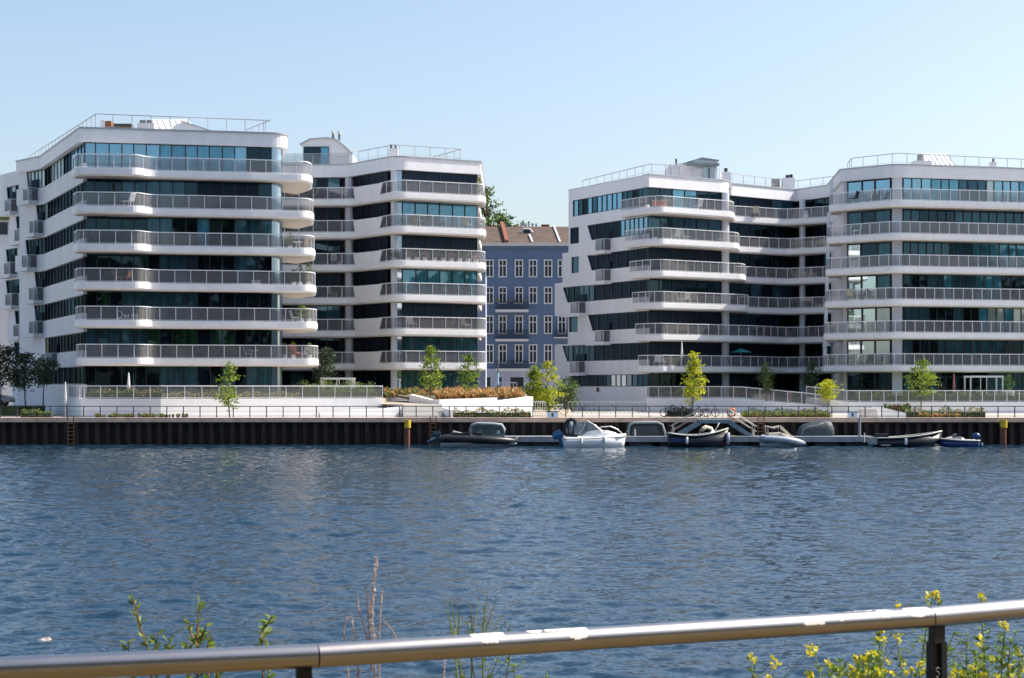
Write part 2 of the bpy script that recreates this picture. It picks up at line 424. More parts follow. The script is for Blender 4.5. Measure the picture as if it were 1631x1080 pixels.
def window(parent, F, u0, u1, z0, z1, n, kinds, slant=0.0, off=-0.14, fr='frame_dark', bar=0.07, fd=0.07):
    f = MB(); g = MB()
    us = [u0 + (u1 - u0) * i / n for i in range(n + 1)]
    us = [us[0]] + [x + rnd.uniform(-.08, .08) * (u1 - u0) / n for x in us[1:-1]] + [us[-1]]
    F.slab(f, [(u0, z1 - bar), (u1, z1 - bar), (u1, z1), (u0, z1)], off + fd, off - 0.02, fr)
    F.slab(f, [(u0 + slant, z0), (u1, z0), (u1, z0 + bar), (u0 + slant, z0 + bar)], off + fd, off - 0.02, fr)
    for i, x in enumerate(us):
        hb = bar * 0.6; sl = slant if i == 0 else 0
        lo = x - (hb if i else 0); hi = x + (hb if i < n else 0)
        F.slab(f, [(lo + sl, z0 + bar), (hi + sl, z0 + bar), (hi, z1 - bar), (lo, z1 - bar)], off + fd - 0.002, off - 0.02, fr)
    for i in range(n):
        k = kinds[i % len(kinds)]; a = slant if i == 0 else 0
        e = [rnd.uniform(-0.006, 0.006) for _ in range(3)]
        q = [(us[i] + a, z0, e[0]), (us[i + 1], z0, e[1]), (us[i + 1], z1, e[2]), (us[i], z1, e[0] + e[2] - e[1])]
        g.face([F.pt(uu, zz, off + ee) for uu, zz, ee in q], k)
    wo = f.build('window', parent); g.build('pane', wo)
    return wo
def pick(weights):
    ks = list(weights); return rnd.choices(ks, [weights[k] for k in ks])[0]
def window_row(parent, F, u0, u1, z0, z1, pane_w, per, weights, slant=0.0, **kw):
    L = u1 - u0; nt_ = max(1, round(L / pane_w)); nu = max(1, round(nt_ / per)); w_ = L / nu
    for i in range(nu):
        n = max(1, round(w_ / pane_w)); ks = []; k = pick(weights)
        for j in range(n):
            if rnd.random() < 0.45: k = pick(weights)
            ks.append(k)
        window(parent, F, u0 + i * w_, u0 + (i + 1) * w_, z0, z1, n, ks, slant if i == 0 else 0, **kw)

def resample(path, step):
    """points along a 3-D path roughly every step, keeping the corners of long segments"""
    P = [Vector(p) for p in path]; L = [0]
    for i in range(1, len(P)): L.append(L[-1] + (P[i] - P[i - 1]).length)
    n = max(1, round(L[-1] / step)); out = []; j = 0
    for k in range(n + 1):
        s = L[-1] * k / n
        while j < len(P) - 2 and L[j + 1] < s: j += 1
        t = (s - L[j]) / max(1e-9, L[j + 1] - L[j]); out.append(P[j].lerp(P[j + 1], t))
    return out
def railing(parent, path, h=1.1, step=1.3, m='rail_metal', glass='rail_glass', post=0.05, top=0.075, bottom=True, mid=0, name='railing'):
    """path = 3-D points of the foot; posts, a top rail and infill panels"""
    r = MB(); pts = resample(path, step)
    for p in pts: r.box((p.x, p.y, p.z + h / 2), (post, post, h), m)
    P = [Vector(p) for p in path]
    for i in range(len(P) - 1):
        a, b = P[i], P[i + 1]; z = Vector((0, 0, h))
        r.bar(a + z, b + z, top, top, m)
        if bottom: r.bar(a + Vector((0, 0, .08)), b + Vector((0, 0, .08)), .035, .035, m)
        for q in range(mid):
            zz = Vector((0, 0, h * (q + 1) / (mid + 1))); r.bar(a + zz, b + zz, .025, .025, m)
    ro = r.build(name, parent)
    if glass:
        g = MB()
        for i in range(len(P) - 1):
            a, b = P[i] + Vector((0, 0, h * .1)), P[i + 1] + Vector((0, 0, h * .1)); u = Vector((0, 0, h * .82))
            g.face([a, b, b + u, a + u], glass)
        g.build('glass_panel', parent)
    return ro

def balcony(parent, outer, inner, z, rail_seg=None, thick=0.54, taper=0.2, h=1.12, step=1.3, m='white_render', glass='rail_glass', solid=None):
    """outer: plan polyline of the visible edge (left to right); inner: the points that close it behind the facade"""
    poly = list(outer) + list(inner)
    low = inset_closed(poly, taper); n = len(outer)
    mb = MB()
    vz = z - thick + 0.1
    mb.prism(poly, vz, z, m)
    # rounded lower edge and soffit
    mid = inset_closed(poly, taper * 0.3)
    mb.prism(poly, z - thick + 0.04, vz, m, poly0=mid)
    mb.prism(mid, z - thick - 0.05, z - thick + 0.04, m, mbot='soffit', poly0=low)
    # raised lip
    lip = offpath(outer, -0.02); lip2 = offpath(outer, -0.14)
    for i in range(len(outer) - 1):
        mb.prism([lip[i], lip[i + 1], lip2[i + 1], lip2[i]], z - 0.01, z + 0.06, m)
    bo = mb.build('balcony', parent)
    segs = rail_seg if rail_seg is not None else [(0, n - 1)]
    e = offpath(outer, -0.09)
    for a, b in segs:
        if b > a: railing(bo, [(e[i][0], e[i][1], z + 0.04) for i in range(a, b + 1)], h, step, glass=glass)
    if solid:
        s = MB()
        for a, b, sl0, sl1 in solid:
            Fc = Facet(e[a], e[b]); Fc.slab(s, [(0, z + .01), (Fc.L, z + .01), (Fc.L + sl1, z + h + .04), (-sl0, z + h + .04)], 0.07, -0.07, m)
        s.build('parapet', bo)
    return bo

# ------------------------------------------------------------ foliage
def leafquad(mb, p, s, m, flat=0.0):
    p = Vector(p)
    a = Vector((rnd.gauss(0, 1), rnd.gauss(0, 1), rnd.gauss(0, 1) * (1 - flat))).normalized()
    b = a.cross(Vector((rnd.gauss(0, 1), rnd.gauss(0, 1), rnd.gauss(0, 1)))).normalized()
    l = s * rnd.uniform(.7, 1.3); w_ = l * .55
    mb.face([p - a * l * .5, p + b * w_ * .5, p + a * l * .5, p - b * w_ * .5], m)
def tree(label, x, y, z, h, rad, leaf, trunk_h=0.25, n_cl=60, per=26, ls=0.2, seed=1, shape='cone', bark='bark', cat='tree', group=None, name='tree', lean=0.0, cl_r=0.35):
    global rnd
    keep = rnd; rnd = random.Random(seed)
    t = thing(name, label, cat, (x, y, z), group)
    tr = MB(); r0 = max(0.035, h * 0.012)
    top = Vector((x + lean * h, y, z + h * .93)); base = Vector((x, y, z))
    def spine(k): 
        p = base.lerp(top, k); return p + Vector((math.sin(k * 5 + seed) * h * .012, math.cos(k * 4 + seed) * h * .012, 0))
    tr.tube([spine(k / 8) for k in range(9)], [r0 * (1 - .85 * k / 8) for k in range(9)], bark, 7)
    leaf2 = {'leaf_young': 'leaf_mid', 'leaf_yellow': 'leaf_young', 'leaf_mid': 'leaf_dark'}.get(leaf, leaf); cr = MB(); prof = lambda q: (math.sin(math.pi * min(1, .12 + q * .88)) ** .7 * (1 - q * .45)) if shape == 'cone' else (math.sin(math.pi * (0.1 + .85 * q)) ** .5)
    for c in range(n_cl):
        q = rnd.random() ** (1.15 if shape == 'cone' else .9); a = rnd.uniform(0, 6.283)
        rr = rad * prof(q) * rnd.uniform(.35, 1.0) * (1 + .25 * math.sin(a * 2 + seed))
        hk = trunk_h + (1 - trunk_h) * q; s0 = spine(min(hk, 1) * .97)
        tip = s0 + Vector((math.cos(a) * rr, math.sin(a) * rr, rnd.uniform(-.03, .12) * h * (1 - q)))
        if c % 2 == 0:
            b0 = spine(max(0.08, hk - .10)); tr.tube([b0, b0.lerp(tip, .5) + Vector((0, 0, .02 * h)), tip], [r0 * .4, r0 * .25, r0 * .08], bark, 4, False)
        lm = leaf if rnd.random() < .68 else leaf2
        cs = cl_r * rad * rnd.uniform(.5, 1.1) * (1 - .4 * q)
        for _ in range(per):
            p = tip + Vector((rnd.gauss(0, 1) * cs, rnd.gauss(0, 1) * cs, rnd.gauss(0, 1) * cs * .55))
            leafquad(cr, p, ls, lm, .3)
    tr.build('trunk', t, True); cr.build('crown', t)
    rnd = keep
    return t
def foliage(label, cat, pts, width, h, leaf, n_per_m=140, ls=0.14, name='hedge', core='leaf_dark', kind=None, group=None, uneven=0.15, leaf2=None, mix=.3):
    """a strip of clipped or loose growth along a 3-D foot line"""
    mb = MB(); P = [Vector(p) for p in pts]
    for i in range(len(P) - 1):
        a, b = P[i], P[i + 1]; L = (b - a).length; d = (b - a).normalized(); nn = Vector((d.y, -d.x, 0))
        if core:
            hh = h * .62; ww = width * .6
            mb.bar(a + Vector((0, 0, hh / 2)), b + Vector((0, 0, hh / 2)), ww, hh, core)
        for _ in range(int(L * n_per_m)):
            u = rnd.random(); side = rnd.gauss(0, .38)
            bump = 1 + uneven * math.sin(u * L * 2.7 + a.x) + uneven * .7 * math.sin(u * L * 6.1 + a.y)
            zz = (rnd.random() ** .6) * h * bump
            p = a.lerp(b, u) + nn * (width * side) + Vector((0, 0, zz))
            leafquad(mb, p, ls, leaf2 if (leaf2 and rnd.random() < mix) else leaf)
    base = (P[0] + P[-1]) / 2
    o = mb.build(name, base=(base.x, base.y, base.z)); return tag(o, label, cat, group, kind)
def tufts(label, cat, region, n, h, leaf, leaf2=None, mix=.4, name='grass_planting', kind='stuff', blade=0.04, spread=.25):
    """clumps of arching blades over a region given by a point function"""
    mb = MB()
    for _ in range(n):
        c = Vector(region()); hh = h * rnd.uniform(.55, 1.2); m = leaf2 if (leaf2 and rnd.random() < mix) else leaf
        for k in range(11):
            a = rnd.uniform(0, 6.283); rr = spread * hh * rnd.uniform(.3, 1.6)
            tip = c + Vector((math.cos(a) * rr, math.sin(a) * rr, hh * rnd.uniform(.6, 1)))
            s = Vector((-math.sin(a), math.cos(a), 0)) * blade * rnd.uniform(.8, 1.6)
            md = c.lerp(tip, .6) + Vector((0, 0, hh * .12))
            mb.face([c - s * .5, c + s * .5, md + s * .7, md - s * .7], m); mb.face([md - s * .7, md + s * .7, tip], m)
    o = mb.build(name, base=region()); 
    return tag(o, label, cat, None, kind)

# ============================================================ ground, water
import numpy as np
def water_mesh():
    NX, NY = 820, 900
    t = np.linspace(0, 1, NY); y = 14.0 * (124.3 / 14.0) ** t; rows = []
    hw = 16 + 0.50 * y
    u = np.linspace(-1, 1, NX)
    X = u[None, :] * hw[:, None]; Y = np.repeat(y[:, None], NX, 1); Z = np.zeros_like(X)
    rg = np.random.RandomState(4); g1 = 0.5 + 0.5 * np.sin(X * .11 + 1.3 * np.sin(Y * .06)) * np.cos(Y * .083 + X * .02)
    for i in range(70):
        lam = 0.26 * (1.9 / 0.26) ** (i / 69.0); k = 2 * math.pi / lam; th = math.radians(rg.normal(84, 38)); ph = rg.uniform(0, 6.283)
        sl = 0.031 * (lam / .6) ** -.15; A = sl / k
        fade = np.clip((lam / (np.maximum(hw[:, None] * 2 / NX, .02) * 3.2)) - .5, 0, 1)
        Z += A * fade * np.sin(k * (X * math.cos(th) + Y * math.sin(th)) + ph + .6 * np.sin(X * .7 * (1 + i % 3) + ph)) * (.7 + .6 * g1)
    V = np.stack([X, Y, Z], -1).reshape(-1, 3)
    idx = np.arange(NX * NY).reshape(NY, NX); F = np.stack([idx[:-1, :-1], idx[:-1, 1:], idx[1:, 1:], idx[1:, :-1]], -1).reshape(-1, 4)
    base = len(V); V = np.concatenate([V, [[-900, 5.4, -.35], [900, 5.4, -.35], [900, 124.4, -.35], [-900, 124.4, -.35]]]); F = np.concatenate([F, [[base, base + 1, base + 2, base + 3]]])
    me = bpy.data.meshes.new('water'); me.vertices.add(len(V)); me.vertices.foreach_set('co', V.ravel())
    me.loops.add(F.size); me.loops.foreach_set('vertex_index', F.ravel().astype(np.int32)); me.polygons.add(len(F))
    me.polygons.foreach_set('loop_start', np.arange(0, F.size, 4, dtype=np.int32)); me.polygons.foreach_set('use_smooth', np.ones(len(F), dtype=bool)); me.update(calc_edges=True)
    me.materials.append(MAT['water']); o = bpy.data.objects.new('water', me); COL.objects.link(o); o['kind'] = 'structure'
water_mesh()
g = MB(); g.face([(-900, 126.6, 1.98), (900, 126.6, 1.98), (900, 2400, 1.98), (-900, 2400, 1.98)], 'concrete'); tag(g.build('ground'), kind='structure')
g = MB(); g.face([(-300, 124.75, 1.99), (300, 124.75, 1.99), (300, 127.4, 1.99), (-300, 127.4, 1.99)], 'paving'); tag(g.build('promenade'), kind='structure')
g = MB(); g.prism([(-900, -700), (900, -700), (900, 5.4), (-900, 5.4)], -1, 2.6, 'dry_bank'); tag(g.build('near_bank'), kind='structure')
# unseen wood added behind the viewer to darken the lower windows' reflections
mb = MB()
for i in range(4200):
    x = rnd.uniform(-230, 230); hmax = 30 + 5 * math.sin(x * .09) + 3 * math.sin(x * .31)
    z = 2.6 + hmax * rnd.random() ** .7
    leafquad(mb, (x, -34 + rnd.uniform(-6, 6), z), 7.5, 'leaf_dark')
tag(mb.build('reflection_wood'), 'unseen dark wood added on the near bank to darken window reflections', 'wood', None, 'stuff')

# ============================================================ white apartment buildings
ROOF_Z = 25.75
BL = thing('apartment_building', 'nearest white apartment building with long curved balconies and stepped left wing, at the far left', 'building', (-27, 140, 2), 'white waterfront apartment buildings')
BB = thing('apartment_building', 'narrow white apartment building with cream parapets and dark blinds beside the blue house', 'building', (-8, 158, 2), 'white waterfront apartment buildings')
BC = thing('apartment_building', 'white apartment building with slit windows on its blank left side and partly shaded sunlit balconies', 'building', (18, 172, 2), 'white waterfront apartment buildings')
BD = thing('apartment_building', 'white apartment building cut by the right edge of the picture with unbroken straight balconies', 'building', (40, 165, 2), 'white waterfront apartment buildings')

FRONT_H = 2.52
def floor_z(z1, F, k): return z1 + F * (k - 1)

def core_poly(parent, poly, z0, z1):
    mb = MB(); mb.prism(poly, z0, z1, 'core', mtop='roof_deck'); return mb.build('core_volume', parent)

# ---------------- building at the left (A)
z1, FH = 6.7, 3.1
L0, L1 = PP(-6, 165.2), PP(31, 160.7)
P0, P1, P2, P3 = PP(31, 154.7), PP(70, 151.3), PP(133, 134.8), PP(452, 137.9)
P4 = (-23.6, 160.0)
pathA = rounded([P0, P1, P2, P3, P4], {3: 1.0}, 6)
FB, FA, FF, FL = Facet(P0, P1), Facet(P1, P2), Facet(P2, pathA[3]), Facet(L0, L1)
inn = offpath(pathA, -0.42)
core_poly(BL, inn + [(-50, 175), offpath([P0, P1], -1.0)[0]], 2.0, ROOF_Z - .4)
wall = MB()
frontA = pathA[2:]
for k in range(1, 7):
    zk = floor_z(z1, FH, k); band(wall, frontA, zk - .56, zk - .012, .04, -.5, 'white_render')
band(wall, pathA, 24.62, ROOF_Z - .06, .34, -.6, 'white_render')
band(wall, pathA, ROOF_Z - .06, ROOF_Z + .06, .42, -.62, 'fascia_cap')
band(wall, frontA, 2.0, 3.42, .02, -.5, 'white_render')
# left wing with slanted ribbon windows
rib = {6: 42, 5: 57, 4: 40, 3: 54.5, 2: 54, 1: 71, 0: 58}
wk = dict(pane_w=1.0, per=3)
for k in range(0, 7):
    zk = floor_z(z1, FH, k); zlo = zk + .7; zhi = zk + 2.25 if k < 6 else 24.6
    zb = zk - .56 if k > 0 else 2.0; zt = (zk + FH - .56) if k < 6 else 24.62
    if k == 0: zlo = 4.6; zhi = 6.12
    px = rib[k]
    opsB = []; 
    uB = FB.u(px) if px < 70 else None
    if uB is not None: opsB = [(uB, FB.L, zlo, zhi, .35)]
    wall_openings(wall, FB, 0, FB.L, zb, zt, opsB, 'white_wing_shaded')
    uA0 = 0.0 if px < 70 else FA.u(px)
    wall_openings(wall, FA, 0, FA.L, zb, zt, [(uA0, FA.L, zlo, zhi, .0 if px < 70 else .35)], 'white_wing_shaded')
    wts = {6: {'g_pale': 3, 'g_clear': 3, 'g_sky': 2}, 5: {'g_pale': 1, 'g_clear': 4, 'g_sky': 1}, 4: {'g_blind': 4, 'g_clear': 2},
           3: {'g_blind': 4, 'g_clear': 1}, 2: {'g_blind': 2, 'g_clear': 3, 'g_curtain': 1}, 1: {'g_clear': 3, 'g_yellow': 1}, 0: {'g_clear': 4, 'g_green': 1}}[k]
    if uB is not None: window_row(BL, FB, uB, FB.L, zlo, zhi, .75, 4, wts, .35)
    window_row(BL, FA, uA0, FA.L, zlo, zhi, 1.5 if k else 2.2, 6, wts, 0 if px < 70 else .35)
wall.build('wall', BL)
# far-left block, stepped silhouette
wall = MB(); core = MB()
blk = {6: (0, 10, 30), 5: (15, 25, 46), 4: (-3, 9, 28), 3: (-3, 9, 42), 2: (12, 23, 42), 1: (14, 22, 57), 0: (20, 24, 50)}
FL2 = Facet(L0, (L1[0] + (L1[0] - L0[0]) * 2.2, L1[1] + (L1[1] - L0[1]) * 2.2))
for k in range(0, 7):
    zk = floor_z(z1, FH, k); zb = zk - .4 if k else 2.0; zt = zk + FH - .4 if k < 6 else ROOF_Z
    e, a, b = blk[k]; u0, ua, ub = FL2.u(e), FL2.u(a), FL2.u(b)
    top = min(ub, FL2.u(31 if k > 4 else 60))
    zlo, zhi = zk + .75, zk + 2.15
    end = FL2.u(64)
    wall_openings(wall, FL2, u0, end, zb, zt, [(ua, ub, zlo, zhi, .35)], 'white_wing_shaded')
    FL2.slab(wall, [(u0, zb), (end, zb), (end, zt), (u0, zt)], -.4, -7, 'white_wing_shaded')
    window(BL, FL2, ua, ub, zlo, zhi, 3, ['g_clear', 'g_curtain', 'g_clear'] if k != 6 else ['g_clear', 'g_pale', 'g_clear'], .35)
wall.build('wall', BL)
# little box balconies of the wing
def box_balcony(parent, F, ua, ub, z, out=1.0, m='white_wing_shaded', glass='rail_glass'):
    b = MB(); h = 1.15
    F.slab(b, [(ua, z - .35), (ub, z - .35), (ub, z), (ua, z)], out, -.1, m)
    F.slab(b, [(ua, z), (ua + .08, z), (ua + .08, z + h), (ua, z + h)], out, 0.0, m)
    um = ua + (ub - ua) * .55
    F.slab(b, [(ua + .08, z), (um, z), (um, z + h), (ua + .08, z + h)], out, out - .08, m)
    o = b.build('box_balcony', parent)
    r = MB(); r.bar(F.pt(um, z + h, out - .03), F.pt(ub, z + h, out - .03), .05, .05, 'rail_metal'); r.bar(F.pt(ub, z + h, out - .03), F.pt(ub, z + h, 0), .05, .05, 'rail_metal')
    r.bar(F.pt(ub, z, out - .03), F.pt(ub, z + h, out - .03), .05, .05, 'rail_metal'); r.build('railing', o)
    q = MB(); q.face([F.pt(um, z + .05, out - .05), F.pt(ub - .03, z + .05, out - .05), F.pt(ub - .03, z + h - .05, out - .05), F.pt(um, z + h - .05, out - .05)], glass)
    q.face([F.pt(ub - .04, z + .05, out - .05), F.pt(ub - .04, z + .05, 0), F.pt(ub - .04, z + h - .05, 0), F.pt(ub - .04, z + h - .05, out - .05)], glass)
    q.build('glass_panel', o)
    d = MB(); F.slab(d, [(um - .2, z), (ub - .1, z), (ub - .1, z + 2.0), (um - .2, z + 2.0)], .012, -.06, 'g_blind'); d.build('balcony_door', o)
for k, (a, b) in {6: (42, 65), 5: (55, 78), 4: (40, 63), 3: (53, 78), 2: (53, 74)}.items():
    zk = floor_z(z1, FH, k)
    Fx = FB
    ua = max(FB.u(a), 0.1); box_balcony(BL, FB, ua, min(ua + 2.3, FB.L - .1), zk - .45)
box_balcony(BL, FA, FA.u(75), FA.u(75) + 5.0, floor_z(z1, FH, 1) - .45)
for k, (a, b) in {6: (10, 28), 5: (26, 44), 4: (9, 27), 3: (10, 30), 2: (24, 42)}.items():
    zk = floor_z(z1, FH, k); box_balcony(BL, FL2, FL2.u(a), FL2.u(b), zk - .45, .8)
# front glazing
wA = {6: {'g_sky': 3, 'g_teal': 3, 'g_clear': 2, 'g_yellow': .6}, 5: {'g_clear': 3, 'g_curtain': 3, 'g_blind': 1}, 4: {'g_clear': 4, 'g_curtain': 2.5, 'g_teal': .4},
      3: {'g_clear': 4, 'g_curtain': 2, 'g_blind': 1}, 2: {'g_clear': 4, 'g_green': 1, 'g_curtain': 1.5}, 1: {'g_clear': 3, 'g_curtain': 3, 'g_green': 1}, 0: {'g_clear': 3, 'g_curtain': 3}}
for k in range(0, 7):
    zk = floor_z(z1, FH, k) if k else 3.42
    zt = (floor_z(z1, FH, k + 1) - .56) if k < 6 else 24.62
    window_row(BL, FF, 0, FF.L, zk, zt, 1.22, 2.6, wA[k])
    # rounded glass corner
    c = MB(); cp = offpath(pathA[3:10], -.12)
    for i in range(len(cp) - 1): c.face([(*cp[i], zk), (*cp[i + 1], zk), (*cp[i + 1], zt), (*cp[i], zt)], 'g_corner')
    c.build('corner_glazing', BL, True)
    FR = Facet(pathA[9], pathA[-1]); window_row(BL, FR, 0, FR.L - .2, zk, zt, 2.0, 5, {'g_clear': 3, 'g_curtain': 1})
ends = {6: 498, 5: 500.5, 4: 502.5, 3: 504, 2: 506, 1: 508}
for k in range(1, 7):
    zk = floor_z(z1, FH, k); e = ends[k]; lf = 117 + (6 - k) * 1.2; st = 233 + (6 - k) * 1.6
    outer = [PP(lf - 3, 134.9), PP(lf + 2, 132.7), PP(st - 13, 133.2), PP(st + 4, 134.7), PP(400, 136.1), PP(440, 136.6), PP(e - 9, 137.2), PP(e, 138.8), PP(e - 1, 143.0)]
    outer = rounded(outer, {1: .8, 2: 1.0, 3: 1.0, 6: 1.6, 7: 1.6}, 5)
    inner = [PP(474, 146.5), (P3[0] - 1.6, 144), (P3[0] - 1.6, P3[1] + .9), (P2[0] + .6, P2[1] + 1.0)]
    balcony(BL, outer, inner, zk, step=1.28)
# roof: set-back rail, plant boxes, slanted stair roof
z = ROOF_Z - .4
railing(BL, [(*PP(46, 163), z), (*PP(153, 137.6), z), (*PP(430, 141.0), z), (*PP(392, 146), z)], 2.05, 1.6, glass=None, post=.045, top=.065, bottom=False, mid=1, name='roof_railing', m='roof_rail')
def roof_item(parent, name, pxa, pxb, d, za, zb, depth, m, topin=0.0, m2=None):
    b = MB(); xa, xb = WX(pxa, d), WX(pxb, d)
    b.prism([(xa + topin, d), (xb - topin, d), (xb - topin, d + depth), (xa + topin, d + depth)], za, zb, m, m2, poly0=[(xa, d), (xb, d), (xb, d + depth), (xa, d + depth)])
    return b.build(name, parent)
roof_item(BL, 'roof_cabinet', 160, 167, 138.4, z, 27.0, 1.2, 'white_render'); roof_item(BL, 'roof_cabinet', 167.3, 177, 138.4, z, 26.95, 1.2, 'wood')
roof_item(BL, 'planter_box', 181, 209, 138.6, z, 26.75, .8, 'rattan'); roof_item(BL, 'chimney', 219, 246, 139.5, z, 26.95, 1.6, 'white_render')
for x in (225, 230, 236, 241): 
    b = MB(); b.tube([(WX(x, 139.9), 139.9, 26.9), (WX(x, 139.9), 139.9, 27.25)], .13, 'frame_grey', 8); b.build('flue', BL)
# slanted white standing-seam roof
def slant_roof(parent, pa, pb, pat, pbt, d, ztop, zbot, seams):
    b = MB(); A, B_, C_, D_ = (WX(pa, d), d, zbot), (WX(pb, d), d, zbot), (WX(pbt, d + 3), d + 3, ztop), (WX(pat, d + 3), d + 3, ztop)
    vs = [A, B_, C_, D_, (A[0], d + 5.5, zbot), (B_[0], d + 5.5, zbot), (C_[0], d + 4.4, ztop), (D_[0], d + 4.4, ztop)]
    b.mesh(vs, [(0, 1, 2, 3), (3, 2, 6, 7), (0, 3, 7, 4), (1, 5, 6, 2), (4, 7, 6, 5)], 'white_paint')
    for i in range(seams + 1):
        t = i / seams; p = Vector(A).lerp(Vector(B_), t); q = Vector(D_).lerp(Vector(C_), t); b.bar(p + Vector((0, -.03, .03)), q + Vector((0, -.02, .02)), .04, .03, 'old_white')
    return b.build('stair_roof', parent)
slant_roof(BL, 252, 318, 240, 298, 139.6, 27.75, 25.5, 6)
b = MB(); d = 138.9; xa, xm, xb = WX(276, d), WX(292, d), WX(350, d)
for yy in (0,): b.mesh([(xa, d, 25.3), (xb, d, 25.3), (xb, d, 25.9), (xm, d, 26.95), (xa, d, 26.6), (xa, d + 3, 25.3), (xb, d + 3, 25.3), (xb, d + 3, 25.9), (xm, d + 3, 26.95), (xa, d + 3, 26.6)],
    [(0, 1, 2, 3, 4), (9, 8, 7, 6, 5), (0, 4, 9, 5), (4, 3, 8, 9), (3, 2, 7, 8), (2, 1, 6, 7)], 'white_render')
b.bar((xm - .1, d - .02, 27.0), (xb, d - .02, 25.95), .12, .06, 'fascia_cap'); b.build('skylight_gable', BL)

# ---------------- second building (B)
z1, FH = 6.55, 3.14
Q0, Q1, Q2, Q3, Q4 = PP(425, 157.6), PP(556, 157.0), PP(624, 151.7), PP(640, 151.5), PP(761, 154.9)
Q5 = (-3.2, 170)
pathB = rounded([Q0, Q1, Q2, Q3, Q4, Q5], {1: .8, 2: .8, 3: .5}, 4)
core_poly(BB, offpath(pathB, -.45) + [(-24, 172)], 2.0, ROOF_Z - .4)
wall = MB()
for k in range(1, 7):
    zk = floor_z(z1, FH, k); band(wall, pathB, zk - .56, zk - .012, .04, -.5, 'white_render')
band(wall, pathB, 24.55, ROOF_Z - .06, .30, -.6, 'white_render'); band(wall, pathB, ROOF_Z - .06, ROOF_Z + .06, .38, -.62, 'fascia_cap')
band(wall, pathB, 2.0, 3.42, .02, -.5, 'white_render')
wall.build('wall', BB)
F0, F1, F2 = Facet(Q0, Q1), Facet(Q1, Q2), Facet(Q3, Q4)
wB = {6: 'g_blind', 5: 'g_teal', 4: 'g_blind', 3: 'g_teal', 2: 'g_blind', 1: 'g_curtain', 0: 'g_curtain'}
for k in range(0, 7):
    zk = floor_z(z1, FH, k) if k else 3.42
    zt = (floor_z(z1, FH, k + 1) - .56) if k < 6 else 24.55
    window_row(BB, F0, 0, F0.L - .9, zk, zt, 1.4, 3, {'g_clear': 3, 'g_blind': 2, 'g_curtain': 1})
    window_row(BB, F1, .7, F1.L - .8, zk, zt, 1.15, 4, {'g_blind': 5} if k > 1 else {'g_clear': 3, 'g_blind': 2})
    W = {wB[k]: 6, 'g_clear': 1.2} if k in (5, 3, 1, 0) else {'g_blind': 1}
    window_row(BB, F2, .1, F2.L, zk, zt, 1.35, 2, W)
    for (a, rr) in ((Q1, .42), (PP(628, 151.75), .34)):   # light columns at the bends
        c = MB(); c.tube([(a[0], a[1] + .15, zk), (a[0], a[1] + .15, zt)], rr, 'column_white', 12, False); c.build('column', BB, True)
    fc = Facet(PP(631, 151.6), PP(640, 151.5)); window(BB, fc, 0, fc.L, zk, zt, 1, ['g_corner'], bar=.05)
for k in range(1, 7):
    zk = floor_z(z1, FH, k); dx = (6 - k) * .25
    base = [PP(430, 156.0), PP(556, 155.6), PP(565, 155.3), PP(604 - dx, 152.3), PP(627, 149.9), PP(642, 149.9), PP(770, 153.0), PP(774.5, 154.4), PP(773, 157.2)]
    outer = rounded(base, {1: .8, 3: .4, 4: .8, 5: .4, 6: .6, 7: .8}, 4)
    # indices of the parapet run in the rounded path
    i0 = next(i for i, p in enumerate(outer) if p == base[2]); 
    i1 = min(range(len(outer)), key=lambda i: abs(outer[i][0] - base[3][0]) + abs(outer[i][1] - base[3][1]))
    inner = [(Q4[0] - .3, 158), (Q4[0] - .6, Q4[1] + .9), (Q3[0], Q3[1] + 1), (Q2[0] + .3, Q2[1] + 1), (Q1[0] + .2, Q1[1] + 1), (Q0[0], Q0[1] + 1)]
    balcony(BB, outer, inner, zk, rail_seg=[(0, i0), (i1, len(outer) - 1)], solid=[(i0, i1, .35, .45)], step=1.3)
z = ROOF_Z
railing(BB, [(*PP(440, 158.2), z), (*PP(556, 157.6), z)], 1.2, 1.7, glass='clear_plastic', post=.04, top=.06, bottom=False, name='roof_railing', m='roof_rail')
railing(BB, [(*PP(556, 157.6), z), (*PP(572, 159), z), (*PP(628, 154.8), z), (*PP(734, 157.6), z), (*PP(690, 163), z)], 1.6, 1.6, glass=None, post=.045, top=.065, bottom=False, mid=1, name='roof_railing', m='roof_rail')
# penthouse with a curved roof
b = MB(); d = 162.0
prof = [(478, 231), (494, 222.5), (520, 220.5), (533, 222), (548, 233), (562, 246), (562, 268), (482, 268), (482, 236)]
vs = [(WX(p, d), d, WZ(y, d)) for p, y in prof] + [(WX(p, d), d + 6, WZ(y, d)) for p, y in prof]; n = len(prof)
b.mesh(vs, [tuple(range(n)), tuple(reversed(range(n, 2 * n)))] + [(i, i + n, (i + 1) % n + n, (i + 1) % n) for i in range(n)], 'white_render')
for i in range(5):
    a, c_ = Vector(vs[i]), Vector(vs[i + 1]); b.bar(a + Vector((0, -.12, .05)), c_ + Vector((0, -.12, .05)), .3, .08, 'fascia_cap')
ph = b.build('penthouse', BB)
fp = Facet(PP(484, 161.98), PP(524, 161.98)); window(BB, fp, 0, fp.L, ROOF_Z, WZ(234, 162), 3, ['g_clear', 'g_clear', 'g_teal'], off=.05)
for px_ in (530.5, 540.5):
    b = MB(); x = WX(px_, 163); b.tube([(x, 163, WZ(224, 163)), (x, 163, WZ(211, 163))], .13, 'frame_grey', 8); b.tube([(x, 163, WZ(214, 163)), (x, 163, WZ(209.5, 163))], .2, 'alu', 8); b.build('flue', BB)
roof_item(BB, 'chimney', 619, 634, 154.6, ROOF_Z - .4, WZ(236, 154.6), 1.0, 'white_render')
for px_ in (623, 630):
    b = MB(); x = WX(px_, 155); b.tube([(x, 155, 26.8), (x, 155, WZ(230.5, 155))], .11, 'frame_grey', 8); b.build('flue', BB)
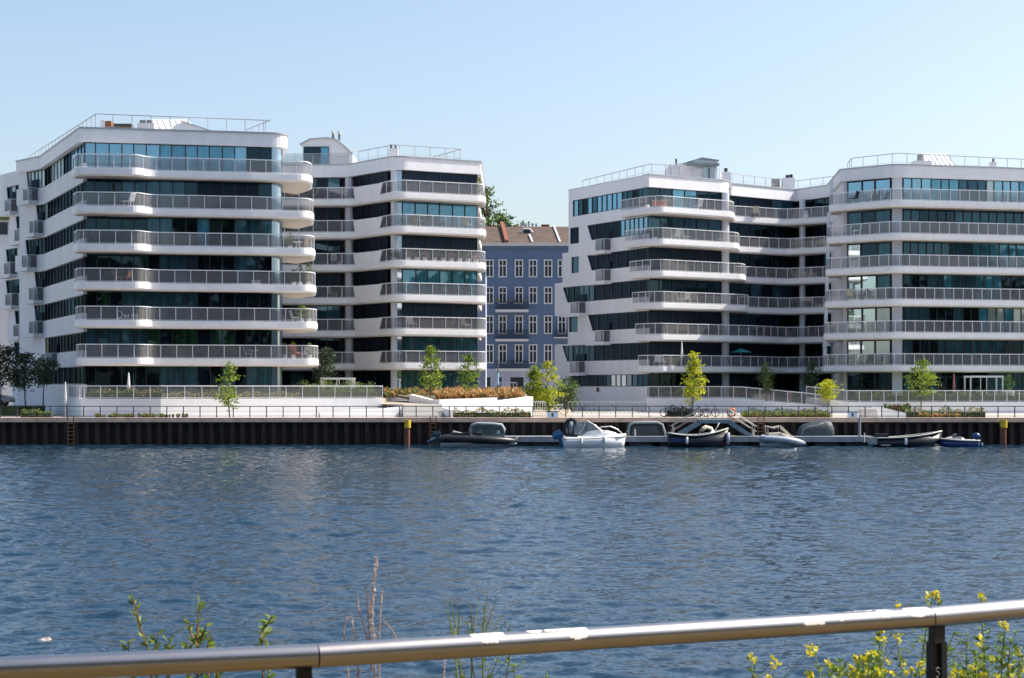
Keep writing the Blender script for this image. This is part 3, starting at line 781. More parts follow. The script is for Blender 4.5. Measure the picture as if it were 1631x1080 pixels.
roof_item(BB, 'roof_unit', 578, 600, 158.5, ROOF_Z - .4, 26.3, 1.5, 'concrete')

# ---------------- third building (C)
z1, FH = 6.4, 3.17
S0, S1, S2 = PP(905.5, 176.6), PP(1031, 164.0), PP(1157, 169.0)
S3, S4, S5 = PP(1163, 171.3), PP(1268, 176.8), PP(1352, 170.4)
FCl, FCf, FCr, FCx = Facet(S0, S1), Facet(S1, S2), Facet(S3, S4), Facet(S4, S5)
pathC1 = rounded([S1, S2, (S2[0] + .2, S2[1] + 4)], {1: 1.0}, 5)
pathC2 = [S3, S4, S5]
core_poly(BC, offpath([S0, S1, S2], -.45) + offpath(pathC2, -.45) + [(34, 186), (9, 190)], 2.0, ROOF_Z - .4)
wall = MB()
steps = [(2.0, 5.75, 904.5, 0), (5.75, 9.05, 883.5, 1), (9.05, 12.2, 904.5, 2), (12.2, 15.75, 883.5, 3), (15.75, 18.95, 896, 4), (18.95, 22.1, 905.5, 5), (22.1, ROOF_Z - .06, 905.5, 6)]
wC = {6: {'g_pale': 3, 'g_sky': 3, 'g_blind': 2, 'g_curtain': 2}, 5: {'g_blind': 5, 'g_sky': 3}, 4: {'g_blind': 1}, 3: {'g_blind': 3, 'g_clear': 1, 'g_curtain': 2, 'g_sky': 1}, 2: {'g_blind': 1},
      1: {'g_blind': 5, 'g_curtain': 1}, 0: {'g_blind': 3, 'g_curtain': 2, 'g_teal': 1}}
ribC = {6: [(912, 1031, 0)], 5: [(908, 922, 0), (935, 1031, .9)], 4: [(910, 922, 0), (935, 1031, .9)], 3: [(896, 1031, 1.0)], 2: [(906, 920, 0), (936, 1031, .9)], 1: [(895, 1031, 1.0)], 0: [(908, 1031, 0)]}
for zb, zt, px, k in steps:
    zk = floor_z(z1, FH, k); zlo, zhi = zk + .75, zk + 2.5
    if k == 6: zlo, zhi = 22.75, 24.5
    if k == 0: zlo, zhi = 4.45, 5.70
    u0 = FCl.u(px); ops = [(FCl.u(a), FCl.u(b_), zlo, zhi, s) for a, b_, s in ribC[k]]
    wall_openings(wall, FCl, u0, FCl.L, zb, zt, ops, 'white_render')
    if u0 < -.1: FCl.slab(wall, [(u0, zb), (-.001, zb), (-.001, zt), (u0, zt)], -.285, -8, 'white_render')
    for a, b_, s in ribC[k]:
        ua, ub = FCl.u(a), FCl.u(b_)
        if b_ - a < 20: window(BC, FCl, ua, ub, zlo - .15, zhi, 1, ['g_blind' if k > 4 else 'g_curtain'])
        elif k in (5,): 
            um = FCl.u(987); window_row(BC, FCl, ua, um, zlo, zhi, 1.6, 4, {'g_blind': 1}, s); window_row(BC, FCl, um, ub, zlo, zhi, .8, 5, {'g_sky': 4, 'g_pale': 2, 'g_blind': 1})
        elif k in (1, 3):
            um = FCl.u(945); window_row(BC, FCl, ua, um, zlo, zhi, 1.0, 5, {'g_curtain': 2, 'g_clear': 2, 'g_pale': .6}, s); window_row(BC, FCl, um, ub, zlo, zhi, 1.5, 4, {'g_blind': 5, 'g_sky': 1 if k == 3 else .01})
        elif k == 0:
            um = FCl.u(963); window_row(BC, FCl, ua, um, zlo, zhi, 1.5, 4, {'g_blind': 1}); window_row(BC, FCl, um, ub, zlo, zhi, .9, 4, {'g_curtain': 2, 'g_teal': 1, 'g_clear': 2, 'g_pale': 1})
        elif k == 6: window_row(BC, FCl, ua, ub, zlo, zhi, .85, 5, wC[6])
        else: window_row(BC, FCl, ua, ub, zlo, zhi, 1.6, 4, wC[k], s)
for k in range(1, 7):
    zk = floor_z(z1, FH, k); band(wall, pathC1, zk - .56, zk - .012, .04, -.5, 'white_render'); band(wall, pathC2, zk - .56, zk - .012, .04, -.5, 'white_render')
for pth in (pathC1, pathC2):
    band(wall, pth, 24.5, ROOF_Z - .06, .3 if pth is pathC1 else .25, -.6, 'white_render'); band(wall, pth, ROOF_Z - .06, ROOF_Z + .06, .38 if pth is pathC1 else .33, -.62, 'fascia_cap')
    band(wall, pth, 2.0, 3.3, .02, -.5, 'white_render')
FCl.slab(wall, [(0, ROOF_Z - .06), (FCl.L, ROOF_Z - .06), (FCl.L, ROOF_Z), (0, ROOF_Z)], .03, -.5, 'fascia_cap')
wall.build('wall', BC)
wCf = {6: {'g_teal': 2, 'g_clear': 3, 'g_curtain': 1}, 5: {'g_curtain': 3, 'g_clear': 2}, 4: {'g_blind': 1}, 3: {'g_clear': 3, 'g_curtain': 2}, 2: {'g_blind': 1}, 1: {'g_blind': 1}, 0: {'g_clear': 3, 'g_curtain': .4}}
for k in range(0, 7):
    zk = floor_z(z1, FH, k) if k else 3.3
    zt = (floor_z(z1, FH, k + 1) - .56) if k < 6 else 24.5
    window_row(BC, FCf, .1, FCf.L - .6, zk, zt, 1.35, 2.5, wCf[k])
    window_row(BC, FCr, 0, FCr.L - .4, zk, zt, 1.4, 2.5, {'g_clear': 3, 'g_curtain': 1.2, 'g_blind': 1} if k > 2 else {'g_clear': 3, 'g_blind': 3})
    window_row(BC, FCx, .4, FCx.L, zk, zt, 1.4, 2.5, {'g_clear': 4, 'g_teal': .3})
    for (a, rr) in ((PP(1278, 175.0), .34), ((S2[0] - .15, S2[1] + .35), .5)):
        c = MB(); c.tube([(a[0], a[1], zk), (a[0], a[1], zt)], rr, 'column_white', 12, False); c.build('column', BC, True)
stC = {6: 988, 5: 995, 4: 1002, 3: 1006, 2: 1011, 1: 1016}; enC = {6: 1169, 5: 1177, 4: 1187, 3: 1192, 2: 1200, 1: 1206}
FCo = Facet(offpath([S0, S1], 1.0)[0], offpath([S0, S1], 1.0)[1])
for k in range(1, 7):
    zk = floor_z(z1, FH, k); s0 = FCo.pt(FCo.u(stC[k]), 0); e = enC[k]; dd = (e - 1169) * .045
    base = [(s0.x, s0.y), PP(1030, 162.6), PP(1053, 162.1), PP(e - 4, 166.8 + dd), PP(e + 1, 168.2 + dd), PP(e + 1, 172 + dd)]
    outer = rounded(base, {1: 1.0, 2: .4, 3: .5, 4: .6}, 4)
    inner = [(S2[0] - .5, S2[1] + 1.2), (S1[0] - .1, S1[1] + 1.0), tuple(FCl.pt(FCl.u(stC[k]) + .5, 0, -.6)[:2])]
    if k > 2:
        balcony(BC, outer, inner, zk, step=1.05)
        base2 = [PP(e - 14, 170.6 + dd * .6), PP(1242, 174.0), PP(1256, 174.2), PP(1318, 171.6), PP(1352, 168.6)]
        outer2 = rounded(base2, {1: .8, 2: .8}, 4)
        balcony(BC, outer2, [(S5[0] - .2, S5[1] + .6), (S4[0], S4[1] + .9), (S3[0] + .2, S3[1] + .9)], zk, step=1.3)
    else:
        base = base[:3] + [PP(1200, 168.4), PP(1248, 172.6), PP(1262, 172.8), PP(1318, 169.6), PP(1350, 167.4)]
        outer = rounded(base, {1: 1.0, 2: .4, 4: .8, 5: .8}, 4)
        balcony(BC, outer, [(S5[0] - .2, S5[1] + .6), (S4[0], S4[1] + .9), (S3[0] + .2, S3[1] + .9)] + inner, zk, step=1.3)
for k, a in {5: 944, 4: 944, 3: 904, 2: 943, 1: 903}.items():
    zk = floor_z(z1, FH, k); ua = FCl.u(a); box_balcony(BC, FCl, ua, FCl.u(a + 29), zk - .45, .9, 'white_render')
b = MB(); u_ = FCl.u(951); FCl.slab(b, [(u_, 3.9), (u_ + .35, 3.9), (u_ + .35, 4.35), (u_, 4.35)], .12, -.05, 'frame_dark'); b.build('wall_lamp', BC)
z = ROOF_Z
railing(BC, [(*PP(928, 181), z), (*PP(1036, 167.6), z), (*PP(1146, 171.4), z)], 1.55, 1.7, glass=None, post=.045, top=.065, bottom=False, mid=1, name='roof_railing', m='roof_rail')
railing(BC, [(*PP(1166, 173.4), z), (*PP(1266, 179.4), z), (*PP(1352, 174), z)], 1.3, 1.7, glass=None, post=.045, top=.065, bottom=False, mid=1, name='roof_railing', m='roof_rail')
b = MB(); d = 170.5    # penthouse
prof = [(1066, 286), (1066, 262), (1108, 256.5), (1118, 252.5), (1144, 256), (1142, 263), (1142, 290)]
vs = [(WX(p, d), d, WZ(y, d)) for p, y in prof] + [(WX(p, d), d + 5, WZ(y, d)) for p, y in prof]; n = len(prof)
b.mesh(vs, [tuple(range(n)), tuple(reversed(range(n, 2 * n)))] + [(i, i + n, (i + 1) % n + n, (i + 1) % n) for i in range(n)], 'white_render')
b.bar((WX(1094, d), d - .25, WZ(262.5, d)), (WX(1145, d), d - .25, WZ(263, d)), .5, .25, 'canvas_grey'); b.bar((WX(1088, d), d - .1, WZ(261, d)), (WX(1118, d), d - .1, WZ(252, d)), .3, .1, 'canvas_grey')
b.bar((WX(1118, d), d - .1, WZ(252, d)), (WX(1145, d), d - .1, WZ(256, d)), .3, .1, 'canvas_grey'); b.build('penthouse', BC)
fp = Facet(PP(1120, 170.45), PP(1138, 170.45)); window(BC, fp, 0, fp.L, ROOF_Z, WZ(266, 170.4), 3, ['g_pale', 'g_yellow', 'g_pale'], off=.05, fr='column_white')
for a, b_, yt, dd in ((1071, 1083, 263, 169.5), (1149, 1164, 274, 171), (1247, 1266, 283, 177.5), (1231, 1242, 284, 178)):
    roof_item(BC, 'chimney', a, b_, dd, ROOF_Z - .4, WZ(yt, dd), 1.1, 'white_render' if a != 1231 else 'concrete')
for px_, yt, dd in ((1077, 253, 170), (1156, 268, 171.5), (1254, 279, 178), (1260, 278, 178)):
    b = MB(); x = WX(px_, dd); zz = WZ(yt, dd); b.tube([(x, dd, zz - .9), (x, dd, zz - .1)], .09, 'frame_grey', 8); b.tube([(x, dd, zz - .35), (x, dd, zz)], .2 if px_ != 1077 else .1, 'frame_dark', 8); b.build('flue', BC)

# ---------------- fourth building (D)
z1, FH = 6.4, 3.15
T0, T1, T1b, T2 = PP(1343, 160.4), PP(1420, 157.1), PP(1438, 157.0), PP(1800, 162.6)
Tm = (33.6, 172)
pathD = rounded([Tm, T0, T1, T1b, T2], {2: .6, 3: .6}, 4)
core_poly(BD, offpath(pathD, -.45) + [(61, 180), (34, 180)], 2.0, ROOF_Z - .4)
wall = MB()
for k in range(1, 7):
    zk = floor_z(z1, FH, k); band(wall, pathD, zk - .56, zk - .012, .04, -.5, 'white_render')
band(wall, pathD, 24.55, ROOF_Z - .06, .3, -.6, 'white_render'); band(wall, pathD, ROOF_Z - .06, ROOF_Z + .06, .38, -.62, 'fascia_cap')
band(wall, pathD, 2.0, 3.1, .02, -.5, 'white_render')
c0, c1 = 3.1, 24.55
band(wall, [PP(1421, 157.12), PP(1437, 157.02)], 3.1, 24.55, .02, -.4, 'column_white')
band(wall, [Tm, T0], 3.1, 24.55, -.02, -.4, 'white_render')
wall.build('wall', BD)
FD0, FD1 = Facet(T0, T1), Facet(T1b, T2)
wD = {6: {'g_teal': 3, 'g_curtain': 3, 'g_sky': 1.5}, 5: {'g_clear': 2, 'g_curtain': 4, 'g_blind': 1}, 4: {'g_curtain': 4, 'g_clear': .6, 'g_teal': 2.5}, 3: {'g_curtain': 4, 'g_clear': 1, 'g_teal': 1.5},
      2: {'g_curtain': 3, 'g_clear': 2, 'g_teal': .7}, 1: {'g_curtain': 4, 'g_clear': 2}, 0: {'g_clear': 3, 'g_curtain': 2}}
for k in range(0, 7):
    zk = floor_z(z1, FH, k) if k else 3.1
    zt = (floor_z(z1, FH, k + 1) - .56) if k < 6 else 24.55
    window(BD, FD0, .4, FD0.L - .15, zk, zt, 3, {6: ['g_sky'], 5: ['g_curtain', 'g_clear', 'g_curtain'], 4: ['g_mirror', 'g_clear', 'g_curtain'], 3: ['g_mirror', 'g_mirror', 'g_curtain'], 2: ['g_mirror', 'g_mirror', 'g_pale']}.get(k, ['g_mirror']) if k else ['g_clear'], fr='frame_dark', bar=.14)
    us_ = FD1.u({6: 1572, 4: 1550, 3: 1555, 2: 1560}.get(k, 1900)); us_ = min(us_, FD1.L)
    window_row(BD, FD1, .1, us_, zk, zt, .95, 3, wD[k])
    if us_ < FD1.L - 1: window_row(BD, FD1, us_, FD1.L, zk, zt, .95, 3, {'g_teal': 2, 'g_sky': 2, 'g_pale': 1.5, 'g_clear': .8})
stD = {6: 1320, 5: 1316, 4: 1314.5, 3: 1313, 2: 1311.5, 1: 1309.5}
for k in range(1, 7):
    zk = floor_z(z1, FH, k); s = stD[k]
    base = [PP(s + 1, 163.4), PP(s, 159.9), PP(1418, 155.5), PP(1436, 155.4), PP(1800, 160.4)]
    outer = rounded(base, {1: .3, 2: .8, 3: .8}, 5)
    balcony(BD, outer, [(T2[0], T2[1] + .8), (T1b[0], T1b[1] + 1), (T0[0] + .8, T0[1] + .9), (Tm[0] + .5, T0[1] + 2.5)], zk, step=1.0 if k < 7 else 1.3)
    pl = MB(); pl.box((WX(s + 4, 160.4), 160.4, zk + (FH - .6) / 2), (.3, .3, FH - .6), 'column_white'); pl.build('column', BD)
z = ROOF_Z - .2
railing(BD, [(*PP(1350, 167), z), (*PP(1357, 163.4), z), (*PP(1430, 159.9), z), (*PP(1800, 168), z)], 1.75, 1.6, glass=None, post=.045, top=.065, bottom=False, mid=1, name='roof_railing', m='roof_rail')
slant_roof(BD, 1484, 1530, 1466, 1508, 161, WZ(244, 164), 25.5, 6)
roof_item(BD, 'roof_unit', 1452, 1488, 160.2, ROOF_Z - .3, WZ(256, 160.2), 1.3, 'white_render', .25)
roof_item(BD, 'roof_unit', 1462, 1474, 160.8, ROOF_Z, WZ(245, 160.8), 1.0, 'concrete', .2)
roof_item(BD, 'chimney', 1577, 1587, 162, ROOF_Z - .3, WZ(258, 162), .6, 'white_render')
b = MB(); x = WX(1582, 162.3); b.tube([(x, 162.3, WZ(259, 162.3)), (x, 162.3, WZ(253, 162.3))], .12, 'frame_grey', 8); b.build('flue', BD)

# ============================================================ quay and promenade
QY = 124.0; QZ = 2.05
q = thing('quay_wall', 'dark corrugated steel sheet pile quay wall with a pale rusty capping beam above the water', 'quay wall', (0, QY, 0))
mb = MB(); x = -95.0; pr = []
while x < 95: pr += [(x, QY + .32), (x + .12, QY), (x + .40, QY), (x + .52, QY + .32)]; x += .79
mb2 = pr + [(95, QY + .6), (-95, QY + .6)]
for i in range(len(pr) - 1):
    a, b = pr[i], pr[i + 1]; mb.face([(a[0], a[1], -1), (b[0], b[1], -1), (b[0], b[1], 1.75), (a[0], a[1], 1.75)], 'sheet_steel')
mb.build('sheet_piling', q)
mb = MB(); x = -96.0
while x < 96:
    mb.box((x + 3.0, QY + .28, 1.88), (5.985, .86, .34), 'cap_rust'); x += 6.0
mb.build('capping_beam', q)
mb = MB(); mb.box((0, QY + .02, 1.66), (190, .12, .10), 'sheet_steel'); mb.build('waling', q)
g = MB(); g.prism([(-300, QY + .72), (300, QY + .72), (300, 127.0), (-300, 127.0)], 0.5, 1.985, 'concrete'); tag(g.build('quay_edge_pavement'), kind='structure')
# railing along the quay
fz = 2.06
fr = thing('promenade_railing', 'long dark metal railing with slender posts along the quay edge', 'railing', (0, QY + .5, fz))
n0, n1 = -33, 33
for i in range(n0, n1 + 1):
    b = MB(); x = i * 1.268 + .3; b.box((x, QY + .5, fz + .42), (.07, .07, .84), 'fence_metal'); b.build('post', fr)
b = MB()
for zz, s in ((.84, .06), (.10, .035), (.47, .02)): b.bar((n0 * 1.268 + .3, QY + .5, fz + zz), (n1 * 1.268 + .3, QY + .5, fz + zz), s, s, 'fence_metal')
b.build('rail', fr)

# ladders
def ladder(label, px):
    x = WX(px, QY - .1); t = thing('quay_ladder', label, 'ladder', (x, QY - .1, 0), 'steel ladders on the quay wall')
    b = MB()
    for s in (-.22, .22): b.box((x + s, QY - .12, 1.0), (.07, .07, 2.3), 'rust')
    b.build('side_rail', t)
    for k in range(7):
        b = MB(); b.box((x, QY - .12, .1 + k * .3), (.4, .05, .05), 'rung_dark'); b.build('rung', t)
ladder('steel ladder fixed to the quay wall under the nearest building', 113)
ladder('rusty yellow ladder fixed to the quay wall behind the black inflatable boat', 690)
ladder('rusty yellow ladder fixed to the quay wall beside the grey inflatable with the beige frame', 1212)
# mooring piles
def pile(label, px, d):
    x = WX(px, d); t = thing('mooring_pile', label, 'mooring pile', (x, d, 0), 'yellow topped mooring piles')
    b = MB(); b.tube([(x, d, -1), (x, d, 1.35)], .13, 'rust', 12); b.box((x - .2, d + .1, .7), (.16, .3, 1.4), 'rust'); b.build('pile_shaft', t, False)
    b = MB(); b.tube([(x, d, 1.30), (x, d, 1.88)], .2, 'yellow_paint', 12); b.box((x - .18, d + .1, 1.59), (.2, .32, .58), 'yellow_paint'); b.build('pile_cap', t)
pile('rusty mooring pile with a yellow cap left of the black inflatable boat', 650, 123.0)
pile('rusty mooring pile with a yellow cap at the far right of the quay', 1600, 123.2)
# signs on the railing
def sign(label, px, w_, h_):
    d = QY + .42; x = WX(px, d); zc = WZ(661.5, d); t = thing('notice_board', label, 'sign', (x, d, fz), 'pale blue notices on the quay railing')
    b = MB(); b.box((x, d, zc), (w_, .03, h_), 'sign_blue'); b.build('board', t)
    b = MB(); b.box((x, d - .02, zc), (.16, .008, .2), 'sign_ink'); b.box((x, d - .02, zc + .13), (.1, .008, .08), 'sign_ink'); b.box((x, d - .02, zc - h_ * .42), (w_ * .7, .008, .03), 'orange_cloth'); b.build('pictogram', t)
    b = MB(); b.box((x, d + .01, zc + h_ / 2 + .02), (w_ + .06, .05, .05), 'frame_dark'); b.build('frame', t)
sign('pale blue notice board with a dark pictogram on the railing beside the white motorboat', 880, .88, .5)
sign('pale blue notice board with a dark pictogram on the railing right of the domed cover', 1358, .78, .44)

# ============================================================ terraces, ramps and planters
def terrace_wall(name, label, pts, base, thick=.3, m='white_render', rail_h=1.0, rail=True, step=1.35, back=None, glass='rail_mesh', group=None, top=None):
    """pts: (px, d, z of the wall top) left to right"""
    P = [(*PP(a, d), z) for a, d, z in pts]; t = thing(name, label, 'terrace wall', (P[0][0], P[0][1], base), group)
    w_ = MB(); path = [(p[0], p[1]) for p in P]; a = path; b = offpath(path, -thick)
    for i in range(len(P) - 1):
        za, zb = P[i][2], P[i + 1][2]
        vs = [(a[i][0], a[i][1], base), (a[i + 1][0], a[i + 1][1], base), (b[i + 1][0], b[i + 1][1], base), (b[i][0], b[i][1], base),
              (a[i][0], a[i][1], za), (a[i + 1][0], a[i + 1][1], zb), (b[i + 1][0], b[i + 1][1], zb), (b[i][0], b[i][1], za)]
        w_.mesh(vs, [(3, 2, 1, 0), (4, 5, 6, 7), (0, 1, 5, 4), (1, 2, 6, 5), (2, 3, 7, 6), (3, 0, 4, 7)], m)
    w_.build('wall', t)
    if rail:
        c = offpath(path, -.1); railing(t, [(c[i][0], c[i][1], P[i][2]) for i in range(len(P))], rail_h, step, glass=glass, post=.05, top=.08)
    return t, P
# terrace before the nearest building
tA, PA = terrace_wall('terrace_wall', 'long white terrace wall with a glazed railing before the nearest building', [(108, 140.5, 3.46), (129, 129.0, 3.46), (256, 128.0, 3.46), (610, 135.2, 3.46)], 1.9, .35)
d_ = MB(); d_.prism([(PA[0][0], PA[0][1] + .3), (PA[1][0] + .3, PA[1][1] + .3), (PA[2][0], PA[2][1] + .36), (PA[3][0], PA[3][1] + .36), (PA[3][0] - 1, 156), (-30, 156)], 1.9, 3.4, 'paving'); tag(d_.build('terrace_ground'), kind='structure')
def lerpP(P, ts, off=.7, zz=0.0):
    out = []
    for (i, t) in ts: 
        a, b = Vector(P[i]), Vector(P[i + 1]); d = (b - a).normalized(); n = Vector((d.y, -d.x, 0)).normalized(); out.append(tuple(a.lerp(b, t) - n * off + Vector((0, 0, zz))))
    return out
foliage('low clipped hedge behind the left half of the white terrace railing', 'hedge', lerpP(PA, [(1, .03), (1, .5), (1, .98)], .75), .7, .72, 'leaf_hedge', 150, .13, leaf2='grass_straw', mix=.25)
foliage('clipped green hedge on the terrace between the two left apartment buildings', 'hedge', [(*PP(470, 141.5), 3.4), (*PP(592, 139.8), 3.4)], 1.4, 1.35, 'leaf_hedge', 260, .15)
foliage('loose shrubs spilling behind the right end of the terrace railing', 'shrub', lerpP(PA, [(2, .72), (2, .85), (2, .97)], .7), .8, .85, 'leaf_mid', 160, .16, name='shrub', leaf2='leaf_hedge', uneven=.3)
foliage('straw coloured low planting behind the middle of the terrace railing', 'shrub', lerpP(PA, [(2, .02), (2, .3), (2, .62)], .7), .5, .5, 'leaf_hedge', 90, .12, name='low_planting', leaf2='grass_straw', mix=.5, core=None)
# white wall below the wing and the ramp walls
def wedge(name, label, pts_yz, d, thick, m='white_render', cat='ramp wall'):
    """outline given by photo columns/rows at distance d, real thickness"""
    b = MB(); n = len(pts_yz); vs = [(WX(p, d), d, WZ(y, d)) for p, y in pts_yz] + [(WX(p, d), d + thick, WZ(y, d)) for p, y in pts_yz]
    b.mesh(vs, [tuple(range(n)), tuple(reversed(range(n, 2 * n)))] + [(i, i + n, (i + 1) % n + n, (i + 1) % n) for i in range(n)], m)
    o = b.build(name, base=((vs[0][0] + vs[n // 2][0]) / 2, d, 1.9)); return tag(o, label, cat)
def wedge2(name, label, pts, z0, thick, m='white_render', cat='ramp wall', group=None):
    """wall on a slanting plan: pts (px, d, ztop)"""
    P = [(*PP(a, d), z) for a, d, z in pts]; b = MB(); a = [(p[0], p[1]) for p in P]; c = offpath(a, -thick)
    for i in range(len(P) - 1):
        vs = [(a[i][0], a[i][1], z0), (a[i + 1][0], a[i + 1][1], z0), (c[i + 1][0], c[i + 1][1], z0), (c[i][0], c[i][1], z0),
              (a[i][0], a[i][1], P[i][2]), (a[i + 1][0], a[i + 1][1], P[i + 1][2]), (c[i + 1][0], c[i + 1][1], P[i + 1][2]), (c[i][0], c[i][1], P[i][2])]
        b.mesh(vs, [(3, 2, 1, 0), (4, 5, 6, 7), (0, 1, 5, 4), (1, 2, 6, 5), (2, 3, 7, 6), (3, 0, 4, 7)], m)
    o = b.build(name, base=(a[0][0], a[0][1], z0)); return tag(o, label, cat, group)
wedge2('ramp_wall', 'white ramp wall rising gently left of the steps, behind the quay railing', [(510, 127.7, WZ(657, 127.7)), (617, 130.2, WZ(650, 130)), (641, 130.9, WZ(648, 130.6))], 1.9, .4)
wedge2('ramp_wall', 'small white wall end right of the steps behind the railing', [(704, 129.6, WZ(648.5, 130)), (718, 127.6, WZ(653, 127.6))], 1.9, .5)
st = thing('garden_steps', 'pale stone steps climbing from the promenade between white ramp walls', 'steps', (*PP(655, 128.4), 1.95))
for k in range(6):
    b = MB(); d0 = 128.4 + k * .5; x0, x1 = WX(642, d0), WX(704, d0); b.prism([(x0, d0), (x1, d0), (x1, 133.4), (x0, 133.4)], 1.95 + k * .17, 2.12 + k * .17, 'cream_wall'); b.build('step', st)
g = MB(); g.face([(*PP(607, 133.2), 2.98), (*PP(706, 131.4), 2.98), (*PP(680, 147.0), 3.12), (*PP(612, 147.0), 3.12)], 'paving'); tag(g.build('garden_path'), kind='structure')
wedge2('planter_wall', 'long white wedge shaped planter wall below the orange grasses', [(652, 139.5, WZ(628, 139.5)), (685, 133.8, WZ(636.5, 133.8)), (700, 133.4, WZ(636.3, 133.4)), (792, 136.2, WZ(633.2, 136.2))], 1.9, .4, cat='planter wall')
wedge2('planter_wall', 'tall white pointed planter wall ending beside the path to the blue house', [(716, 128.6, WZ(649, 128.6)), (846, 132.6, WZ(631.5, 132.6)), (849, 136, WZ(632, 136))], 1.9, .35, cat='planter wall')
# soil of the raised bed
g = MB(); g.face([(*PP(655, 140), 3.2), (*PP(690, 134.4), 3.2), (*PP(792, 137), 3.35), (*PP(846, 136), 3.35), (*PP(836, 150), 3.9), (*PP(606, 149), 3.9)], 'earth'); tag(g.build('raised_bed'), kind='structure')
def reg(pa, pb, da, db, za, zb=None):
    def f():
        d = rnd.uniform(da, db); px = rnd.uniform(pa, pb); t = (d - da) / max(1e-6, db - da)
        return (*PP(px, d), za + ((zb if zb is not None else za) - za) * t)
    return f
tufts('rust and straw coloured ornamental grasses covering the raised bed', 'grasses', reg(694, 832, 136.6, 145, 3.3, 3.75), 420, .75, 'grass_straw', 'grass_green', .22, blade=.07)
tufts('yellow green low grasses on the bed by the cream facade', 'grasses', reg(614, 700, 143, 149, 3.35, 3.9), 170, .6, 'grass_green', 'grass_straw', .3, blade=.07)
foliage('rounded pale green shrub above the orange grasses', 'shrub', [(*PP(736, 144), 3.6), (*PP(762, 144), 3.6)], 1.3, .9, 'leaf_hedge', 320, .13, name='shrub', leaf2='leaf_young')
foliage('small pale green shrub right of the rounded shrub', 'shrub', [(*PP(768, 144.5), 3.6), (*PP(790, 144.5), 3.6)], 1.1, .65, 'leaf_hedge', 300, .12, name='shrub', leaf2='leaf_young')
foliage('mixed green hedge growing along the foot of the pointed planter wall', 'hedge', [(*PP(722, 126.9), 2.0), (*PP(845, 127.6), 2.0)], .9, .62, 'leaf_mid', 260, .13, leaf2='grass_straw', mix=.35, uneven=.22)
# promenade planting
tufts('low green and ochre planting on the promenade before the long white terrace wall', 'ground cover', reg(150, 300, 126.0, 127.2, 2.0), 150, .36, 'grass_green', 'leaf_hedge', .5, name='ground_cover', blade=.05)
foliage('pale grey green low hedge in the shade at the left end of the promenade', 'hedge', [(*PP(34, 126.6), 2.0), (*PP(82, 126.6), 2.0)], .9, .6, 'leaf_hedge', 240, .12)
tufts('green and ochre planting along the promenade before the recessed building', 'ground cover', reg(1180, 1322, 126.2, 128.4, 2.0), 240, .5, 'grass_green', 'leaf_hedge', .5, name='ground_cover', blade=.05)
foliage('dark brown green hedge behind the ochre promenade planting', 'hedge', [(*PP(1183, 129), 2.0), (*PP(1322, 129), 2.0)], .8, .62, 'leaf_dark', 200, .13, leaf2='grass_green', mix=.35)
foliage('bushy green planting with orange tips behind the railing at the right', 'hedge', [(*PP(1444, 127.6), 2.0), (*PP(1568, 127.6), 2.0)], .9, .66, 'leaf_mid', 260, .13, leaf2='grass_straw', mix=.25, uneven=.25)
tufts('ochre tufts in front of the bushy planting at the right', 'ground cover', reg(1462, 1530, 126.2, 127.0, 2.0), 60, .4, 'grass_straw', 'grass_green', .5, name='ground_cover', blade=.05)
wedge('ramp_wall', 'white triangular ramp wall beside the small cream block on the right promenade', [(1389, 645.5), (1402, 648), (1446, 659), (1446, 667), (1389, 667)], 129.5, .5)
wedge('planter_block', 'small sunlit cream block beside the right notice board', [(1372, 651), (1396, 651), (1400, 666), (1372, 666)], 128.6, 1.0, 'cream_wall', 'block')
tufts('dark flowering plants on top of the white triangular ramp wall', 'ground cover', reg(1408, 1450, 130.4, 131.4, 2.35), 26, .75, 'leaf_mid', 'bud_brown', .4, name='ground_cover', blade=.08)
# terrace before the third and fourth buildings
tC, PC = terrace_wall('terrace_wall', 'white terrace wall with a sloping glazed railing before the recessed sunlit building', [(1029, 161.2, 3.35), (1150, 156.5, 3.35), (1180, 155.2, 3.32), (1282, 152.2, 2.75), (1322, 151.2, 2.45)], 1.9, .35, rail_h=1.08, glass='rail_glass')
tD, PD = terrace_wall('terrace_wall', 'white terrace wall with glazed railing and hedge before the building at the right edge', [(1283, 154.0, 3.40), (1322, 151.5, 3.15), (1352, 151.0, 3.0), (1800, 151.4, 3.0)], 1.9, .35, rail_h=1.05, glass='rail_mesh', step=1.15)
g = MB(); g.prism([(PC[0][0], PC[0][1] + .3), (PC[1][0], PC[1][1] + .36), (*PP(1283, 154.5),), (PD[2][0], PD[2][1] + .36), (PD[3][0], PD[3][1] + .36), (62, 175), (14, 172)], 1.9, 2.98, 'lawn'); tag(g.build('terrace_lawn'), kind='structure')
foliage('long clipped hedge behind the terrace railing of the building at the right edge', 'hedge', [(*PP(1362, 152.0), 2.99), (*PP(1720, 152.3), 2.99)], .8, .95, 'leaf_hedge', 170, .14, leaf2='leaf_mid', mix=.4)
foliage('pale yellow green shrub with white cover at the start of the recessed terrace', 'shrub', [(*PP(1056, 161.4), 3.3), (*PP(1084, 160.4), 3.3)], .8, .75, 'leaf_young', 240, .13, name='shrub')
